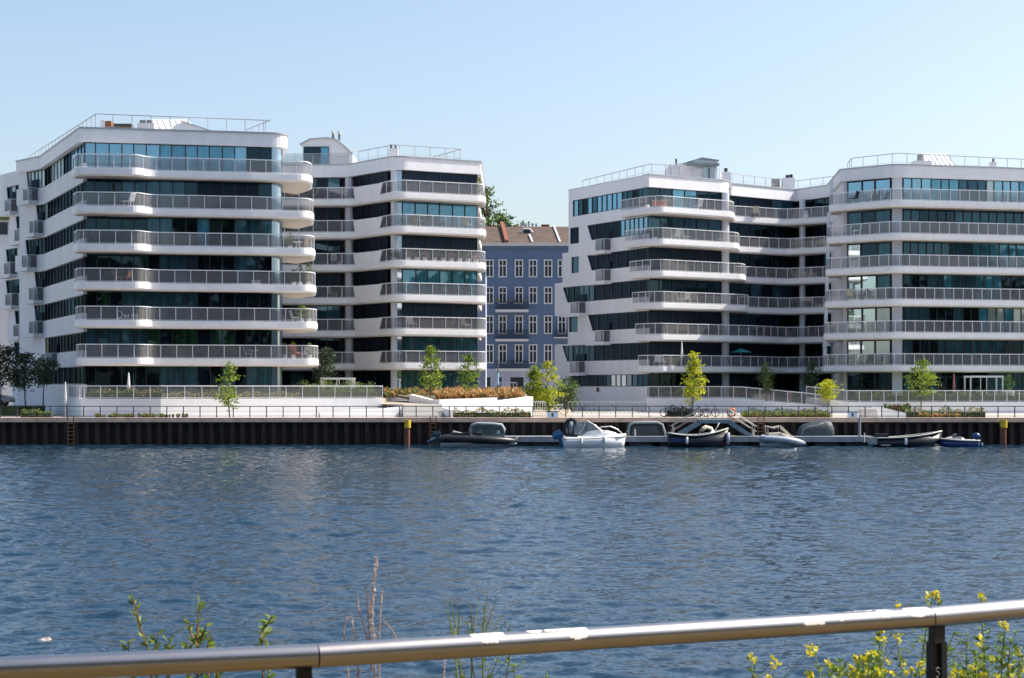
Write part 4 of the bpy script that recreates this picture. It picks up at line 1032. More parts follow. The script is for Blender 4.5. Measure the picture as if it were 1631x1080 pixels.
# low pale railing and seating at the foot of the third building
lr = thing('low_railing', 'low pale railing in front of the blank white ground floor wall', 'railing', (*PP(905, 146), 2.0))
railing(lr, [(*PP(905, 146), 2.0), (*PP(1062, 146), 2.0)], 1.05, .42, m='old_white', glass=None, post=.035, top=.06)
wf = thing('white_gate', 'white slatted gate across the path to the blue house', 'gate', (*PP(848, 131), 2.0))
railing(wf, [(*PP(849, 131), 2.0), (*PP(868, 131.0), 2.0)], 1.2, .2, m='white_paint', glass=None, post=.05, top=.1)
wf = thing('white_fence', 'short white picket fence above the grasses before the blue house', 'fence', (*PP(795, 150), 3.7))
railing(wf, [(*PP(796, 150), 3.75), (*PP(823, 150), 3.75)], 1.05, .3, m='old_white', glass=None, post=.08, top=.1)
g = MB(); g.face([(*PP(846, 127), 2.0), (*PP(912, 127), 2.0), (*PP(905, 215), 2.6), (*PP(846, 215), 2.6)], 'paving'); tag(g.build('path'), kind='structure')
b = MB(); d = 170; b.box((WX(875, d), d, 2.9), (5.0, .3, 2.6), 'brick_red'); b.box((WX(884, d), d - .2, 3.0), (2.6, .2, 2.0), 'concrete'); tag(b.build('garden_wall', base=(WX(875, d), d, 1.7)), 'brown brick garden wall behind the yellow green shrubs', 'garden wall')
def bicycle(label, px, d, z, s=1.0):
    x = WX(px, d); t = thing('bicycle', label, 'bicycle', (x, d, z))
    for dx in (-.5, .5):
        w_ = MB(); pts = [(x + dx + .33 * math.cos(a * R(24)), d, z + .34 + .33 * math.sin(a * R(24))) for a in range(16)]; w_.tube(pts, .025, 'tyre', 5, False); w_.build('wheel', t)
    b = MB()
    for p, q in (((-.5, .34), (-.12, .85)), ((-.12, .85), (.38, .85)), ((.38, .95), (.5, .34)), ((-.12, .85), (.0, .34)), ((.0, .34), (.38, .8)), ((-.5, .34), (0, .34))): b.tube([(x + p[0], d, z + p[1]), (x + q[0], d, z + q[1])], .025, 'white_paint', 5)
    b.build('frame', t)
    b = MB(); b.box((x - .13, d, z + .92), (.25, .14, .07), 'dark_fabric'); b.build('saddle', t)
    b = MB(); b.bar((x + .38, d - .28, z + 1.0), (x + .38, d + .28, z + 1.0), .03, .03, 'black_metal'); b.build('handlebar', t)
bicycle('bicycle parked on the path right of the white gate', 888, 136, 2.05)

# ============================================================ trees and shrubs by the water
tree('young yellow green tree in full sun before the long white terrace wall', *PP(366, 127.2), 2.0, 4.7, 1.0, 'leaf_young', .12, 44, 20, .2, 3, lean=-.03)
tree('young leafy tree standing on the grasses left before the cream parapet building', *PP(686, 141), 3.35, 4.95, 1.35, 'leaf_young', .18, 64, 22, .2, 5, cl_r=.24)
tree('smaller young tree at the right corner of the cream parapet building', *PP(747, 149), 3.7, 4.1, 1.15, 'leaf_young', .2, 48, 20, .2, 8, cl_r=.24)
tree('tall bright yellow green tree before the sunlit recessed balconies', *PP(1104, 130.5), 2.0, 5.6, 1.15, 'leaf_yellow', .24, 78, 26, .19, 11, cl_r=.26)
tree('slim green tree in the shaded court of the right buildings', *PP(1220, 153.5), 3.0, 3.95, .8, 'leaf_mid', .3, 46, 22, .17, 14)
tree('dark narrow tree in the deep shade beside the straight balconies', *PP(1294, 156.5), 3.0, 4.3, .95, 'leaf_dark', .2, 50, 22, .18, 16)
tree('small vivid yellow shrub tree at the top of the sloping terrace wall', *PP(1318, 150.2), 2.0, 3.35, .95, 'leaf_yellow', .40, 54, 26, .18, 19, shape='round')
tree('broad young yellow green tree before the hedge at the right', *PP(1468, 149.8), 2.0, 5.35, 1.75, 'leaf_young', .40, 66, 24, .2, 23, cl_r=.22)
tree('dark broad tree before the stepped left wing', *PP(40, 138), 2.4, 5.2, 1.45, 'leaf_dark', .34, 80, 26, .22, 27, shape='round', bark='bark_dark')
tree('dark young tree with a straight trunk right of the broad dark tree', *PP(70, 136.6), 2.4, 4.9, 1.2, 'leaf_dark', .48, 56, 24, .2, 29, shape='round', bark='bark_dark')
tree('dark leafy tree cut by the left edge of the picture', *PP(0, 137.2), 2.4, 5.9, 1.7, 'leaf_dark', .42, 90, 26, .22, 31, shape='round', bark='bark_dark')
tree('tall yellow green bush beside the path, right of the white fence', *PP(872, 150), 2.0, 5.2, 1.5, 'leaf_yellow', .1, 84, 24, .2, 33, cl_r=.24)
tree('pale green bush left of the tall yellow green bush', *PP(850, 151), 2.0, 4.7, 1.2, 'leaf_young', .1, 80, 26, .21, 35)
tree('dark green bush close to the blank white wall', *PP(903, 158), 2.0, 3.6, 1.3, 'leaf_mid', .1, 80, 24, .2, 37, shape='round')
tree('dark tree between the two left buildings behind the curved balconies', *PP(517, 146.5), 3.4, 4.9, 1.15, 'leaf_dark', .2, 84, 24, .2, 41, shape='round', bark='bark_dark')
tree('large green tree rising behind the roof of the blue house', WX(777, 262), 262, 2, 37.6, 5.9, 'leaf_mid', .4, 140, 26, .55, 43, shape='round', cl_r=.17)
tree('sparse tree crown above the tiled roof beside the large green tree', WX(808, 258), 258, 2, 32.5, 3.8, 'leaf_mid', .55, 70, 24, .55, 45, shape='round', cl_r=.16)
# street lamp and post
sl_ = thing('street_lamp', 'slim grey street lamp before the blue house', 'street lamp', (*PP(793, 152), 3.7)); x, y = PP(793, 152)
b = MB(); b.tube([(x, y, 3.7), (x, y, 8.3)], [.07, .045], 'frame_grey', 8); b.build('pole', sl_); b = MB(); b.box((x, y, 8.45), (.14, .14, .3), 'frame_grey'); b.build('lamp_head', sl_)
b = MB(); b.tube([(x, y - .02, 4.6), (x, y - .02, 5.7)], .11, 'sign_blue', 8); b.build('pole_notice', sl_)
def parasol(label, px, d, z, h, m, openr=0, cat='parasol'):
    x = WX(px, d); t = thing('parasol', label, cat, (x, d, z)); b = MB(); b.tube([(x, d, z), (x, d, z + h)], .025, 'alu', 6); b.build('pole', t)
    c = MB()
    if openr: 
        r1 = [(x + openr * math.cos(a * R(45)), d + openr * math.sin(a * R(45)), z + h * .78) for a in range(8)]
        for i in range(8): c.face([r1[i], r1[(i + 1) % 8], (x, d, z + h)], m)
    else: c.tube([(x, d, z + h * .38), (x, d, z + h * .55), (x, d, z + h * .97), (x, d, z + h * 1.02)], [.13, .12, .05, .02], m, 8)
    c.build('canopy', t, True)
parasol('closed white parasol on a pole before the shaded left wing', 104, 128.6, 2.0, 2.75, 'old_white')
parasol('closed white parasol on the first floor balcony behind the tall yellow tree', 1086, 162.9, 6.4, 2.5, 'white_cloth')
parasol('open teal parasol on the shaded first floor balcony', 1180, 168.3, 6.4, 2.0, 'teal_cloth', 1.2)
parasol('closed pink parasol on the ground floor terrace at the right', 1519, 154.4, 3.0, 2.6, 'pink_cloth')
parasol('closed white parasol behind the left terrace hedge', 205, 131.2, 3.4, 2.1, 'white_cloth')
parasol('small round white parasol at the corner of the straight first floor balcony', 1317, 160.3, 6.4, 2.6, 'old_white', .5)
# pergolas
def pergola(label, pa, pb, d, z, h):
    xa, xb = WX(pa, d), WX(pb, d); t = thing('pergola', label, 'pergola', (xa, d, z))
    for x in (xa, (xa + xb) / 2, xb):
        for yy in (d, d + 2): b = MB(); b.box((x, yy, z + h / 2), (.12 if x != (xa + xb) / 2 else .07, .12, h), 'white_paint'); b.build('post', t)
    b = MB(); b.box(((xa + xb) / 2, d, z + h + .08), (xb - xa + .2, .16, .17), 'white_paint'); b.box(((xa + xb) / 2, d + 2, z + h + .08), (xb - xa + .2, .16, .17), 'white_paint'); b.build('top_beam', t)
pergola('white metal pergola frame on the hedged terrace at the left', 512, 561, 144, 3.4, 1.65)
pergola('white metal pergola frame on the terrace at the right', 1546, 1597, 154.6, 3.0, 2.3)

# ============================================================ blue town house behind
D0 = 226.0
BH = thing('town_house', 'old blue plastered town house with white windows and brown tiled roof in the gap', 'house', (WX(830, D0), D0, 2))
xa, xb = WX(700, D0), WX(985, D0); zt = WZ(391, D0)
b = MB(); b.prism([(xa, D0), (xb, D0), (xb, D0 + 12), (xa, D0 + 12)], WZ(590, D0), zt, 'blue_plaster'); b.prism([(xa, D0 - .02), (xb, D0 - .02), (xb, D0 + 12), (xa, D0 + 12)], 1.9, WZ(590, D0) - .003, 'pale_plaster'); b.build('wall', BH)
b = MB(); b.box(((xa + xb) / 2, D0 - .25, zt + .12), (xb - xa + .3, .7, .42), 'cornice'); b.box(((xa + xb) / 2, D0 - .12, zt - .2), (xb - xa, .3, .5), 'blue_plaster'); b.build('cornice', BH); b = MB(); b.box(((xa + xb) / 2, D0 - .1, WZ(590, D0)), (xb - xa, .25, .45), 'pale_plaster'); b.build('string_course', BH)
rz0, rz1 = zt + .33, WZ(361, D0 + 5); b = MB()
b.mesh([(xa, D0 - .6, rz0), (xb, D0 - .6, rz0), (xb, D0 + 5, rz1), (xa, D0 + 5, rz1), (xa, D0 + 12, rz0), (xb, D0 + 12, rz0)], [(0, 1, 2, 3), (3, 2, 5, 4), (1, 5, 2), (0, 3, 4)], 'roof_tile'); ro = b.build('roof', BH)
def onroof(px, t): 
    y = D0 - .6 + 5.6 * t; return Vector((WX(px, y), y, rz0 + (rz1 - rz0) * t + .08))
b = MB(); b.bar(onroof(807, 0), onroof(799, 1.15), .5, .7, 'brick_red'); b.build('fire_wall', BH)
for pa_, pb_, tt in ((892, 882, 1.0), (848, 843, .45), (762, 757, .4)): b = MB(); b.bar(onroof(pa_, 0), onroof(pb_, tt), .26, .2, 'old_white'); b.build('roof_flashing', BH)
b = MB(); c = onroof(839, .62); b.tube([c + Vector((-.85, -.1, 0)), c + Vector((-.45, -.12, .42)), c + Vector((.4, -.12, .42)), c + Vector((.8, -.1, 0)), c + Vector((.4, -.12, -.42)), c + Vector((-.45, -.12, -.42)), c + Vector((-.85, -.1, 0))], .14, 'old_white', 6); dm = b.build('dormer', BH)
b = MB(); b.box(c, (1.0, .1, .7), 'old_pane'); b.build('pane', dm)
for pa, pb, yt in ((817, 825, 359), (862, 875, 357.5)):
    b = MB(); d = D0 + 6; b.prism([(WX(pa, d), d), (WX(pb, d), d), (WX(pb, d), d + 1), (WX(pa, d), d + 1)], zt, WZ(yt, d), 'brick_red'); b.build('chimney', BH)
b = MB(); d = D0 + 7; b.prism([(WX(868, d), d), (WX(925, d), d), (WX(925, d), d + 1), (WX(868, d), d + 1)], zt, WZ(361.5, d), 'brick_red'); b.build('parapet_wall', BH); b = MB(); b.prism([(WX(745, d), d), (WX(797, d), d), (WX(797, d), d + 1), (WX(745, d), d + 1)], zt, WZ(359.5, d), 'brick_red'); b.build('parapet_wall', BH)
b = MB()
for px in range(830, 860, 6): b = MB(); b.box((WX(px, D0 + 6), D0 + 6, WZ(361, D0 + 6)), (.28, .28, .9), 'old_white'); b.build('vent_pipe', BH)
cols_ = [740, 760, 779.8, 800.7, 826.5, 849, 873, 895, 918]
for (ya, yb) in ((415, 440), (458.5, 482.5), (504, 530.5), (550, 577)):
    for px in cols_:
        x = WX(px, D0); z0_, z1_ = WZ(yb, D0), WZ(ya, D0); w_ = 1.02
        f = MB(); 
        for s in (-1, 1): f.box((x + s * w_ / 2, D0 - .05, (z0_ + z1_) / 2), (.17, .14, z1_ - z0_ + .3), 'old_white')
        f.box((x, D0 - .05, z1_ + .07), (w_ - .17, .14, .16), 'old_white'); f.box((x, D0 - .05, z0_ - .07), (w_ - .17, .14, .16), 'old_white')
        f.box((x, D0 - .04, (z0_ + z1_) / 2), (.12, .1, z1_ - z0_), 'old_white'); f.box((x, D0 - .045, z0_ + (z1_ - z0_) * .66), (w_ - .17, .1, .12), 'old_white')
        wo = f.build('window', BH); p = MB(); p.face([(x - w_ / 2, D0 - .02, z0_), (x + w_ / 2, D0 - .02, z0_), (x + w_ / 2, D0 - .02, z1_), (x - w_ / 2, D0 - .02, z1_)], 'old_pane'); p.build('pane', wo)
def iron_balcony(pa, pb, ya, ym, yb):
    x0, x1 = WX(pa, D0 - 1), WX(pb, D0 - 1); b = MB(); zs, zt_ = WZ(yb, D0 - 1), WZ(ym, D0 - 1)
    b.box(((x0 + x1) / 2, D0 - .6, (zs + zt_) / 2), (x1 - x0, 1.2, zt_ - zs), 'old_white'); o = b.build('balcony', BH)
    r = MB(); zr = WZ(ya, D0 - 1); n = int((x1 - x0) / .13)
    for i in range(n + 1): r.box((x0 + (x1 - x0) * i / n, D0 - 1.15, (zt_ + zr) / 2), (.05, .05, zr - zt_), 'frame_dark')
    r.bar((x0, D0 - 1.15, zr), (x1, D0 - 1.15, zr), .08, .08, 'frame_dark'); r.build('railing', o)
for a in ((789, 842, 481, 493, 497), (789, 842, 526.5, 540, 543.5), (789, 842, 575, 587, 591), (882, 930, 526, 537, 538.5)): iron_balcony(*a)
for pa, pb in ((813, 834), (794, 799), (773, 781)):
    w_ = MB(); x0, x1 = WX(pa, D0), WX(pb, D0); w_.face([(x0, D0 - .04, 3.5 if pb - pa > 10 else 3.2), (x1, D0 - .04, 3.2), (x1, D0 - .04, WZ(601, D0)), (x0, D0 - .04, WZ(601, D0))], 'old_pane'); w_.build('window', BH)
# flower pots on its balcony
for px in (792, 812, 820, 836):
    b = MB(); d = D0 - 1; x = WX(px, d); z = WZ(480, d); b.tube([(x, d, z - .1), (x, d, z + .3)], [.22, .28], 'rattan', 8); b.build('flower_pot', BH)
# pale side house
d = 190; b = MB(); b.prism([(WX(742, d), d), (WX(773.5, d), d), (WX(773.5, d), d + 8), (WX(742, d), d + 8)], 1.9, WZ(437, d), 'pale_plaster'); o = b.build('side_house', base=(WX(757, d), d, 1.9))
tag(o, 'narrow pale lavender house wall beside the cream parapet building, left of the blue house', 'house')
# far left neighbours
d = 230; N1 = thing('apartment_block', 'cream plastered block glimpsed behind the far left wing', 'building', (WX(-10, d), d, 1.9)); b = MB(); b.prism([(WX(-90, d), d), (WX(13, d), d), (WX(13, d), d + 10), (WX(-90, d), d + 10)], 1.9, WZ(486, d), 'cream_wall'); b.build('wall', N1)
for y in (510, 540, 570):
    w_ = MB(); w_.box((WX(1, d), d - .03, WZ(y, d)), (1.2, .1, 1.5), 'old_pane'); w_.build('window', N1)
d = 200; N2 = thing('apartment_block', 'pale flat roofed block just visible between wing steps at the left edge', 'building', (WX(-20, d), d, 1.9)); b = MB(); b.prism([(WX(-120, d), d), (WX(22, d), d), (WX(22, d), d + 10), (WX(-120, d), d + 10)], 1.9, WZ(350, d), 'old_white'); b.build('wall', N2)
b = MB(); b.box((WX(-45, d), d, WZ(348, d)), (WX(24, d) - WX(-120, d), .8, .35), 'lawn'); b.build('roof_edge', N2)
w_ = MB(); w_.box((WX(2, d), d - .02, WZ(364, d)), (1.6, .1, 1.5), 'old_pane'); w_.build('window', N2)

# ============================================================ pontoon, gangway and boats
DW = 121.2
pn = thing('pontoon', 'long pale grey floating pontoon along the quay wall behind the boats', 'pontoon', (WX(1085, DW), DW, 0))
x0, x1 = WX(798, DW), WX(1392, DW); b = MB(); n = 6; L = (x1 - x0) / n
for i in range(n): b.box((x0 + L * (i + .5), DW + 1.0, .50), (L - .03, 2.0, .40), 'pontoon')
b.build('deck', pn)
for i in range(12):
    b = MB(); xx = x0 + (x1 - x0) * (i + .5) / 12; b.box((xx, DW + 1.0, .1), (1.7, 1.6, .5), 'rubber_black'); b.build('float', pn)
for px, h in ((1370, 1.45), (1012, .6), (1200, .6)):
    b = MB(); x = WX(px, DW); b.tube([(x, DW + .2, .6), (x, DW + .2, .65 + h)], .10 if px == 1370 else .06, 'pontoon' if px == 1370 else 'alu', 10); b.build('bollard', pn)
# gangway with two flights
gd = 121.9; gw = thing('gangway_stairs', 'blue grey steel gangway with two flights of stairs and pale handrails down to the pontoon', 'gangway', (WX(1138, gd), gd, .6))
xl, xr, zp = WX(1116, gd), WX(1163, gd), 1.93
xbl, xbr, zb = WX(1079, gd), WX(1196, gd), .72
b = MB(); b.box(((xl + xr) / 2, gd + .6, zp - .14), (xr - xl + .25, 1.2, .26), 'steel_blue'); b.box(((xl + xr) / 2, gd + 1.6, zp - .05), (xr - xl, 1.0, .1), 'steel_blue'); b.build('platform', gw)
for (xa, xb) in ((xl, xbl), (xr, xbr)):
    for yy in (gd + .05, gd + 1.15):
        b = MB(); b.bar((xa, yy, zp - .2), (xb, yy, zb), .07, .30, 'steel_blue'); b.build('stringer', gw)
    b = MB()
    for k in range(1, 7): t = k / 7; b.box((xa + (xb - xa) * t, gd + .6, zp - .1 + (zb - zp + .1) * t), (.28, 1.04, .04), 'steel_blue')
    b.build('treads', gw)
    sx = -1 if xb < xa else 1
    for yy in (gd + .02, gd + 1.18):
        b = MB(); o_ = sx * .45
        b.tube([(xa - o_ * .2, yy, zp + .85), (xb + o_, yy, zb + .70)], .026, 'hand_grey', 6); b.tube([(xa - o_ * .2, yy, zp + .45), (xb + o_, yy, zb + .32)], .018, 'hand_grey', 6)
        b.tube([(xb + o_ * .6, yy, zb - .1), (xb + o_ * .6, yy, zb + .85)], .035, 'hand_grey', 6); b.tube([(xa, yy, zp - .1), (xa, yy, zp + .85)], .035, 'hand_grey', 6); b.build('handrail', gw)
for yy in (gd + .02,):
    b = MB(); b.tube([(xl, yy, zp + .85), (xr, yy, zp + .85)], .035, 'hand_grey', 6); b.tube([(xl, yy, zp + .45), (xr, yy, zp + .45)], .02, 'hand_grey', 6)
    for k in range(1, 4): b.tube([(xl + (xr - xl) * k / 4, yy, zp - .1), (xl + (xr - xl) * k / 4, yy, zp + .85)], .025, 'hand_grey', 6)
    b.build('handrail', gw)
rb = thing('lifebuoy', 'orange lifebuoy hanging at the top of the right flight of the gangway', 'lifebuoy', (WX(1163, 123.2), 123.2, 2.4)); x = WX(1165, 123.2)
b = MB(); b.tube([(x + .3 * math.cos(a * R(24)), 123.2, 2.45 + .3 * math.sin(a * R(24))) for a in range(16)], .075, 'orange_ring', 6, False); b.build('ring', rb)
bench_d = 130
b = MB(); xx = WX(1085, bench_d); foliage('low dark evergreen bed behind the parked bicycles under the tall yellow tree', 'hedge', [(*PP(1062, 131), 2.0), (*PP(1102, 131), 2.0)], .8, .75, 'leaf_dark', 240, .13)
t = thing('bicycle_rack', 'dark group of parked bicycles under the tall yellow tree', 'bicycle rack', (xx, bench_d, 2.0))
for i in range(6):
    b = MB(); cx_ = WX(1066 + i * 13, bench_d)
    for dx in (-.42, .42): b.tube([(cx_ + dx + .31 * math.cos(a * R(30)), bench_d, 2.33 + .31 * math.sin(a * R(30))) for a in range(13)], .035, 'tyre', 5, False)
    b.tube([(cx_ - .42, bench_d, 2.33), (cx_ - .1, bench_d, 2.85), (cx_ + .34, bench_d, 2.85), (cx_ + .42, bench_d, 2.33)], .03, 'frame_dark', 5); b.tube([(cx_ + .34, bench_d, 2.85), (cx_ + .28, bench_d, 3.02)], .03, 'frame_dark', 5); b.build('bicycle', t)

def hull(mb, x0, x1, d, beam, ztop, zbow, m, bow=1, n=16, keel=-.25, fl=.82, tran=.8, mtop=None, sheer=.0):
    """lofted displacement hull; bow=1 points right"""
    rings = []
    for i in range(n + 1):
        t = i / n; w_ = beam / 2 * (tran + (1 - tran) * math.sin(min(1, t / .45) * math.pi / 2)) * (1 - max(0, (t - .5) / .5) ** 2.2)
        w_ = max(w_, .02); zt_ = ztop + (zbow - ztop) * t ** 2.2 + sheer * (1 - math.sin(math.pi * t)); zk = keel + (.35 * (t ** 5)) 
        xx = x0 + (x1 - x0) * t if bow > 0 else x1 - (x1 - x0) * t
        fx = (x1 - x0) * .03 * (t ** 3) * bow
        rings.append([(xx + fx, d - w_, zt_), (xx, d - w_ * fl, zk * .2 + .05), (xx - fx, d - w_ * .35, zk), (xx - fx, d + w_ * .35, zk), (xx, d + w_ * fl, zk * .2 + .05), (xx + fx, d + w_, zt_), (xx + fx, d + w_ * .9, zt_ - .04), (xx + fx, d - w_ * .9, zt_ - .04)])
    mb.loft(rings, m)
def gunwale(mb, x0, x1, d, beam, ztop, zbow, m, r, bow=1, n=18, tran=.8, sheer=0., rr=None):
    for s in (-1, 1):
        pts = []
        for i in range(n + 1):
            t = i / n; w_ = beam / 2 * (tran + (1 - tran) * math.sin(min(1, t / .45) * math.pi / 2)) * (1 - max(0, (t - .5) / .5) ** 2.2)
            xx = x0 + (x1 - x0) * t if bow > 0 else x1 - (x1 - x0) * t
            pts.append((xx + (x1 - x0) * .03 * (t ** 3) * bow, d + s * w_, ztop + (zbow - ztop) * t ** 2.2 + sheer * (1 - math.sin(math.pi * t))))
        mb.tube(pts, rr or r, m, 8)
def outboard(parent, x, d, z, m, s=1.0, tilt=0, sgn=-1):
    b = MB(); c, sn = math.cos(tilt), math.sin(tilt)
    def T(px_, pz): return (x + sgn * (px_ * c + pz * sn) * s, d, z + (pz * c - px_ * sn) * s)
    b.loft([[(T(u, v)[0], d + yy * s, T(u, v)[2]) for (u, v, yy) in ring] for ring in (
        [(-.1, .25, -.14), (.42, .3, -.14), (.42, .3, .14), (-.1, .25, .14)], [(-.16, .5, -.19), (.5, .5, -.19), (.5, .5, .19), (-.16, .5, .19)], [(-.05, .78, -.12), (.36, .72, -.12), (.36, .72, .12), (-.05, .78, .12)])], m)
    b.build('engine_cover', parent)
    g = MB(); g.bar(T(.12, .3), T(.16, -.45), .14 * s, .2 * s, m); g.bar(T(-.02, -.42), T(.36, -.42), .1 * s, .07 * s, m); g.build('outboard_leg', parent)
DB = 119.2
# 1 black inflatable with grey arched cover
t = thing('inflatable_boat', 'black rigid inflatable boat with a grey padded arch, moored left of the white motorboat', 'boat', (WX(750, DB), DB, 0))
x0, x1 = WX(702, DB), WX(820, DB)
b = MB(); hull(b, x0, x1 - .3, DB, 1.9, .28, .45, 'hull_grey', 1, keel=-.2); b.build('hull', t, True)
b = MB(); gunwale(b, x0 - .1, x1, DB, 2.1, .62, .42, 'rubber_black', .27, 1, rr=[.16] + [.28] * 13 + [.27, .26, .24, .2, .12]); b.build('tube', t, True)
b = MB(); b.tube([(x1 - .75, DB - .42, .36), (x1 - .2, DB - .2, .3), (x1 + .12, DB - .1, .25)], [.2, .17, .07], 'hull_grey', 8); b.build('bow_fender', t, True)
b = MB(); b.box(((x0 + x1) / 2 - .8, DB, .85), (2.2, 1.1, .35), 'canvas_black'); b.box((x0 + 1.3, DB, .95), (.9, .8, .25), 'trim_pale', rot=Matrix.Rotation(.25, 3, 'Y')); b.box(((x0 + x1) / 2 + .1, DB, .92), (.5, .9, .4), 'trim_pale', rot=Matrix.Rotation(-.5, 3, 'Y')); b.build('seats', t)
b = MB(); d = DB; P = [(750, 692), (749, 684), (752, 677), (760, 674.8), (785, 675.5), (799, 677), (803, 684), (803, 692), (795, 696.5), (762, 696), (753, 695), (750, 692)]
for yy in (d - .5, d + .5): b.tube([(WX(p, d), yy, WZ(y, d)) for p, y in P], .12, 'canvas_grey', 8)
b.build('cover_frame', t, True)
b = MB(); zq = [(WX(p, d), WZ(y, d)) for p, y in P[:-1]]
b.mesh([(a[0], d - .46, a[1]) for a in zq] + [(a[0], d + .46, a[1]) for a in zq], [tuple(range(11)), tuple(reversed(range(11, 22)))], 'clear_plastic')
b.mesh([(WX(p, d), d + s * .5, WZ(y, d) - .02) for (p, y) in P[1:8] for s in (-1, 1)], [(2 * i, 2 * i + 2, 2 * i + 3, 2 * i + 1) for i in range(6)], 'canvas_grey'); b.build('cover', t)
outboard(t, WX(699, DB), DB, .45, 'motor_dark', .95)
b = MB(); b.tube([(WX(686, DB), DB - .1, .55), (WX(700, DB), DB - .1, .9), (WX(706, DB), DB - .2, .35)], .05, 'alu', 6); b.tube([(WX(680, DB), DB + .3, .3), (WX(700, DB), DB + .2, .6)], .14, 'motor_dark', 6); b.build('stern_gear', t)
b = MB(); b.tube([(WX(790, DB), DB - .3, .9), (WX(794, DB), DB - .3, 1.12), (WX(799, DB), DB - .3, .85)], [.1, .22, .1], 'white_cloth', 7); b.build('white_bag', t, True)
# 2 white motorboat
t = thing('motorboat', 'white motorboat with a blue outboard and folded black canopy, moored in the middle', 'boat', (WX(945, DB), DB, 0)); x0, x1 = WX(897, DB), WX(994, DB)
b = MB(); hull(b, x0, x1, DB, 2.0, .72, .95, 'hull_white', 1, keel=-.3, tran=.9, sheer=.04); b.build('hull', t, True)
b = MB(); gunwale(b, x0, x1, DB, 2.04, .60, .80, 'hull_grey', .035, 1, tran=.9); b.build('rubbing_strake', t)
b = MB()   # cabin top
xs = [WX(p, DB) for p in (926, 936, 950, 968, 980, 988)]; zs = [.85, 1.12, 1.22, 1.2, 1.05, .92]; hw = [.78, .75, .72, .62, .42, .2]
b.loft([[(x, DB - w_, .78), (x, DB - w_ * .8, z_), (x, DB + w_ * .8, z_), (x, DB + w_, .78)] for x, z_, w_ in zip(xs, zs, hw)], 'hull_white'); b.build('foredeck', t, True)
b = MB(); xa, xb = WX(928, DB), WX(951, DB)
b.loft([[(xa - .35, DB - .75, 1.0), (xb + .25, DB - .65, 1.15), (xb + .25, DB + .65, 1.15), (xa - .35, DB + .75, 1.0)], [(xa - .55, DB - .6, 1.85), (xb - .65, DB - .55, 1.8), (xb - .65, DB + .55, 1.8), (xa - .55, DB + .6, 1.85)]], 'clear_plastic', caps=False); b.build('windshield', t)
b = MB(); 
for s in (-1, 1): b.tube([(xb + .35, DB + s * .68, 1.12), (xb - .2, DB + s * .6, 1.6), (xb - .75, DB + s * .55, 1.9)], .045, 'hull_white', 6); b.tube([(xa - .3, DB + s * .75, .95), (xb - .75, DB + s * .55, 1.9)], .035, 'alu', 6)
b.tube([(xb - .75, DB - .55, 1.9), (xb - .75, DB + .55, 1.9)], .04, 'hull_white', 6); b.build('windshield_frame', t)
b = MB(); cxx, czz = WX(907.5, DB), WZ(683, DB)
b.tube([(cxx + .44 * math.cos(a * R(24)) + .12, DB - .2 + .2 * math.sin(a * R(24)), czz + .68 * math.sin(a * R(24))) for a in range(16)], .17, 'canvas_black', 8, False)
b.tube([(cxx + .1, DB + .05, czz - .55), (cxx + .12, DB + .05, czz + .55)], .26, 'canvas_grey', 8); b.build('folded_canopy', t, True)
b = MB(); b.box((WX(922, DB), DB, 1.25), (.7, 1.1, .7), 'canvas_grey'); b.box((WX(932, DB), DB + .2, 1.35), (.4, .5, .5), 'canvas_black'); b.build('seats', t)
b = MB(); pts = [(WX(p, DB), DB - .62 + (p - 955) * .012, WZ(y, DB)) for p, y in ((952, 687), (958, 680), (972, 679), (984, 684), (991, 691))]; b.tube(pts, .03, 'alu', 6); b.tube([(p[0], 2 * DB - p[1], p[2]) for p in pts], .03, 'alu', 6); b.build('bow_rail', t)
outboard(t, WX(897, DB), DB, .35, 'motor_blue', 1.25, .35)
# 3 covered tender behind the pontoon
d = 122.9 + .2; t = thing('covered_boat', 'small boat under a boxy grey and black cover, right of the white motorboat', 'boat', (WX(1029, d), d, 0))
b = MB(); hull(b, WX(998, d), WX(1062, d), d, 1.2, .55, .7, 'rubber_black', 1); b.build('hull', t, True)
P = [(1001, 697), (1000, 686), (1003, 676), (1010, 673), (1046, 672.5), (1054, 676), (1058, 688), (1058, 697)]
b = MB(); Q = [(WX(p, d), WZ(y, d)) for p, y in P]
b.loft([[(q[0], d - .55, q[1]) for q in Q], [(q[0], d + .55, q[1]) for q in Q]], 'canvas_black'); b.build('cover', t)
b = MB(); b.tube([(q[0], d - .56, q[1]) for q in Q], .085, 'canvas_grey', 8); b.tube([(q[0], d + .56, q[1]) for q in Q], .085, 'canvas_grey', 8); b.build('cover_frame', t, True)
b = MB(); b.mesh([(WX(p, d), d - .585, WZ(y, d)) for p, y in ((1006, 692), (1008, 679), (1044, 677), (1050, 692))], [(0, 1, 2, 3)], 'clear_plastic'); b.build('cover_window', t)
# 4 black open sloop
t = thing('open_sloop', 'black open sloop with a pale gunwale and folded canopy below the gangway', 'boat', (WX(1110, DB), DB, 0)); x0, x1 = WX(1064, DB), WX(1157, DB)
b = MB(); hull(b, x0, x1, DB, 1.8, .78, 1.12, 'hull_navy', 1, keel=-.25, tran=.75, sheer=.22); b.build('hull', t, True)
b = MB(); gunwale(b, x0, x1, DB, 1.84, .80, 1.14, 'trim_pale', .045, 1, tran=.75, sheer=.22); b.build('gunwale', t, True)
b = MB(); b.tube([(WX(1116, DB), DB - .5, 1.2), (WX(1124, DB), DB - .1, 1.45), (WX(1134, DB), DB + .4, 1.3)], .16, 'canvas_beige', 8); b.tube([(WX(1111, DB), DB, .8), (WX(1120, DB), DB, 1.5)], .03, 'alu', 6); b.tube([(WX(1136, DB), DB + .3, .8), (WX(1146, DB), DB + .2, 1.75)], .05, 'alu', 6); b.build('folded_canopy', t, True)
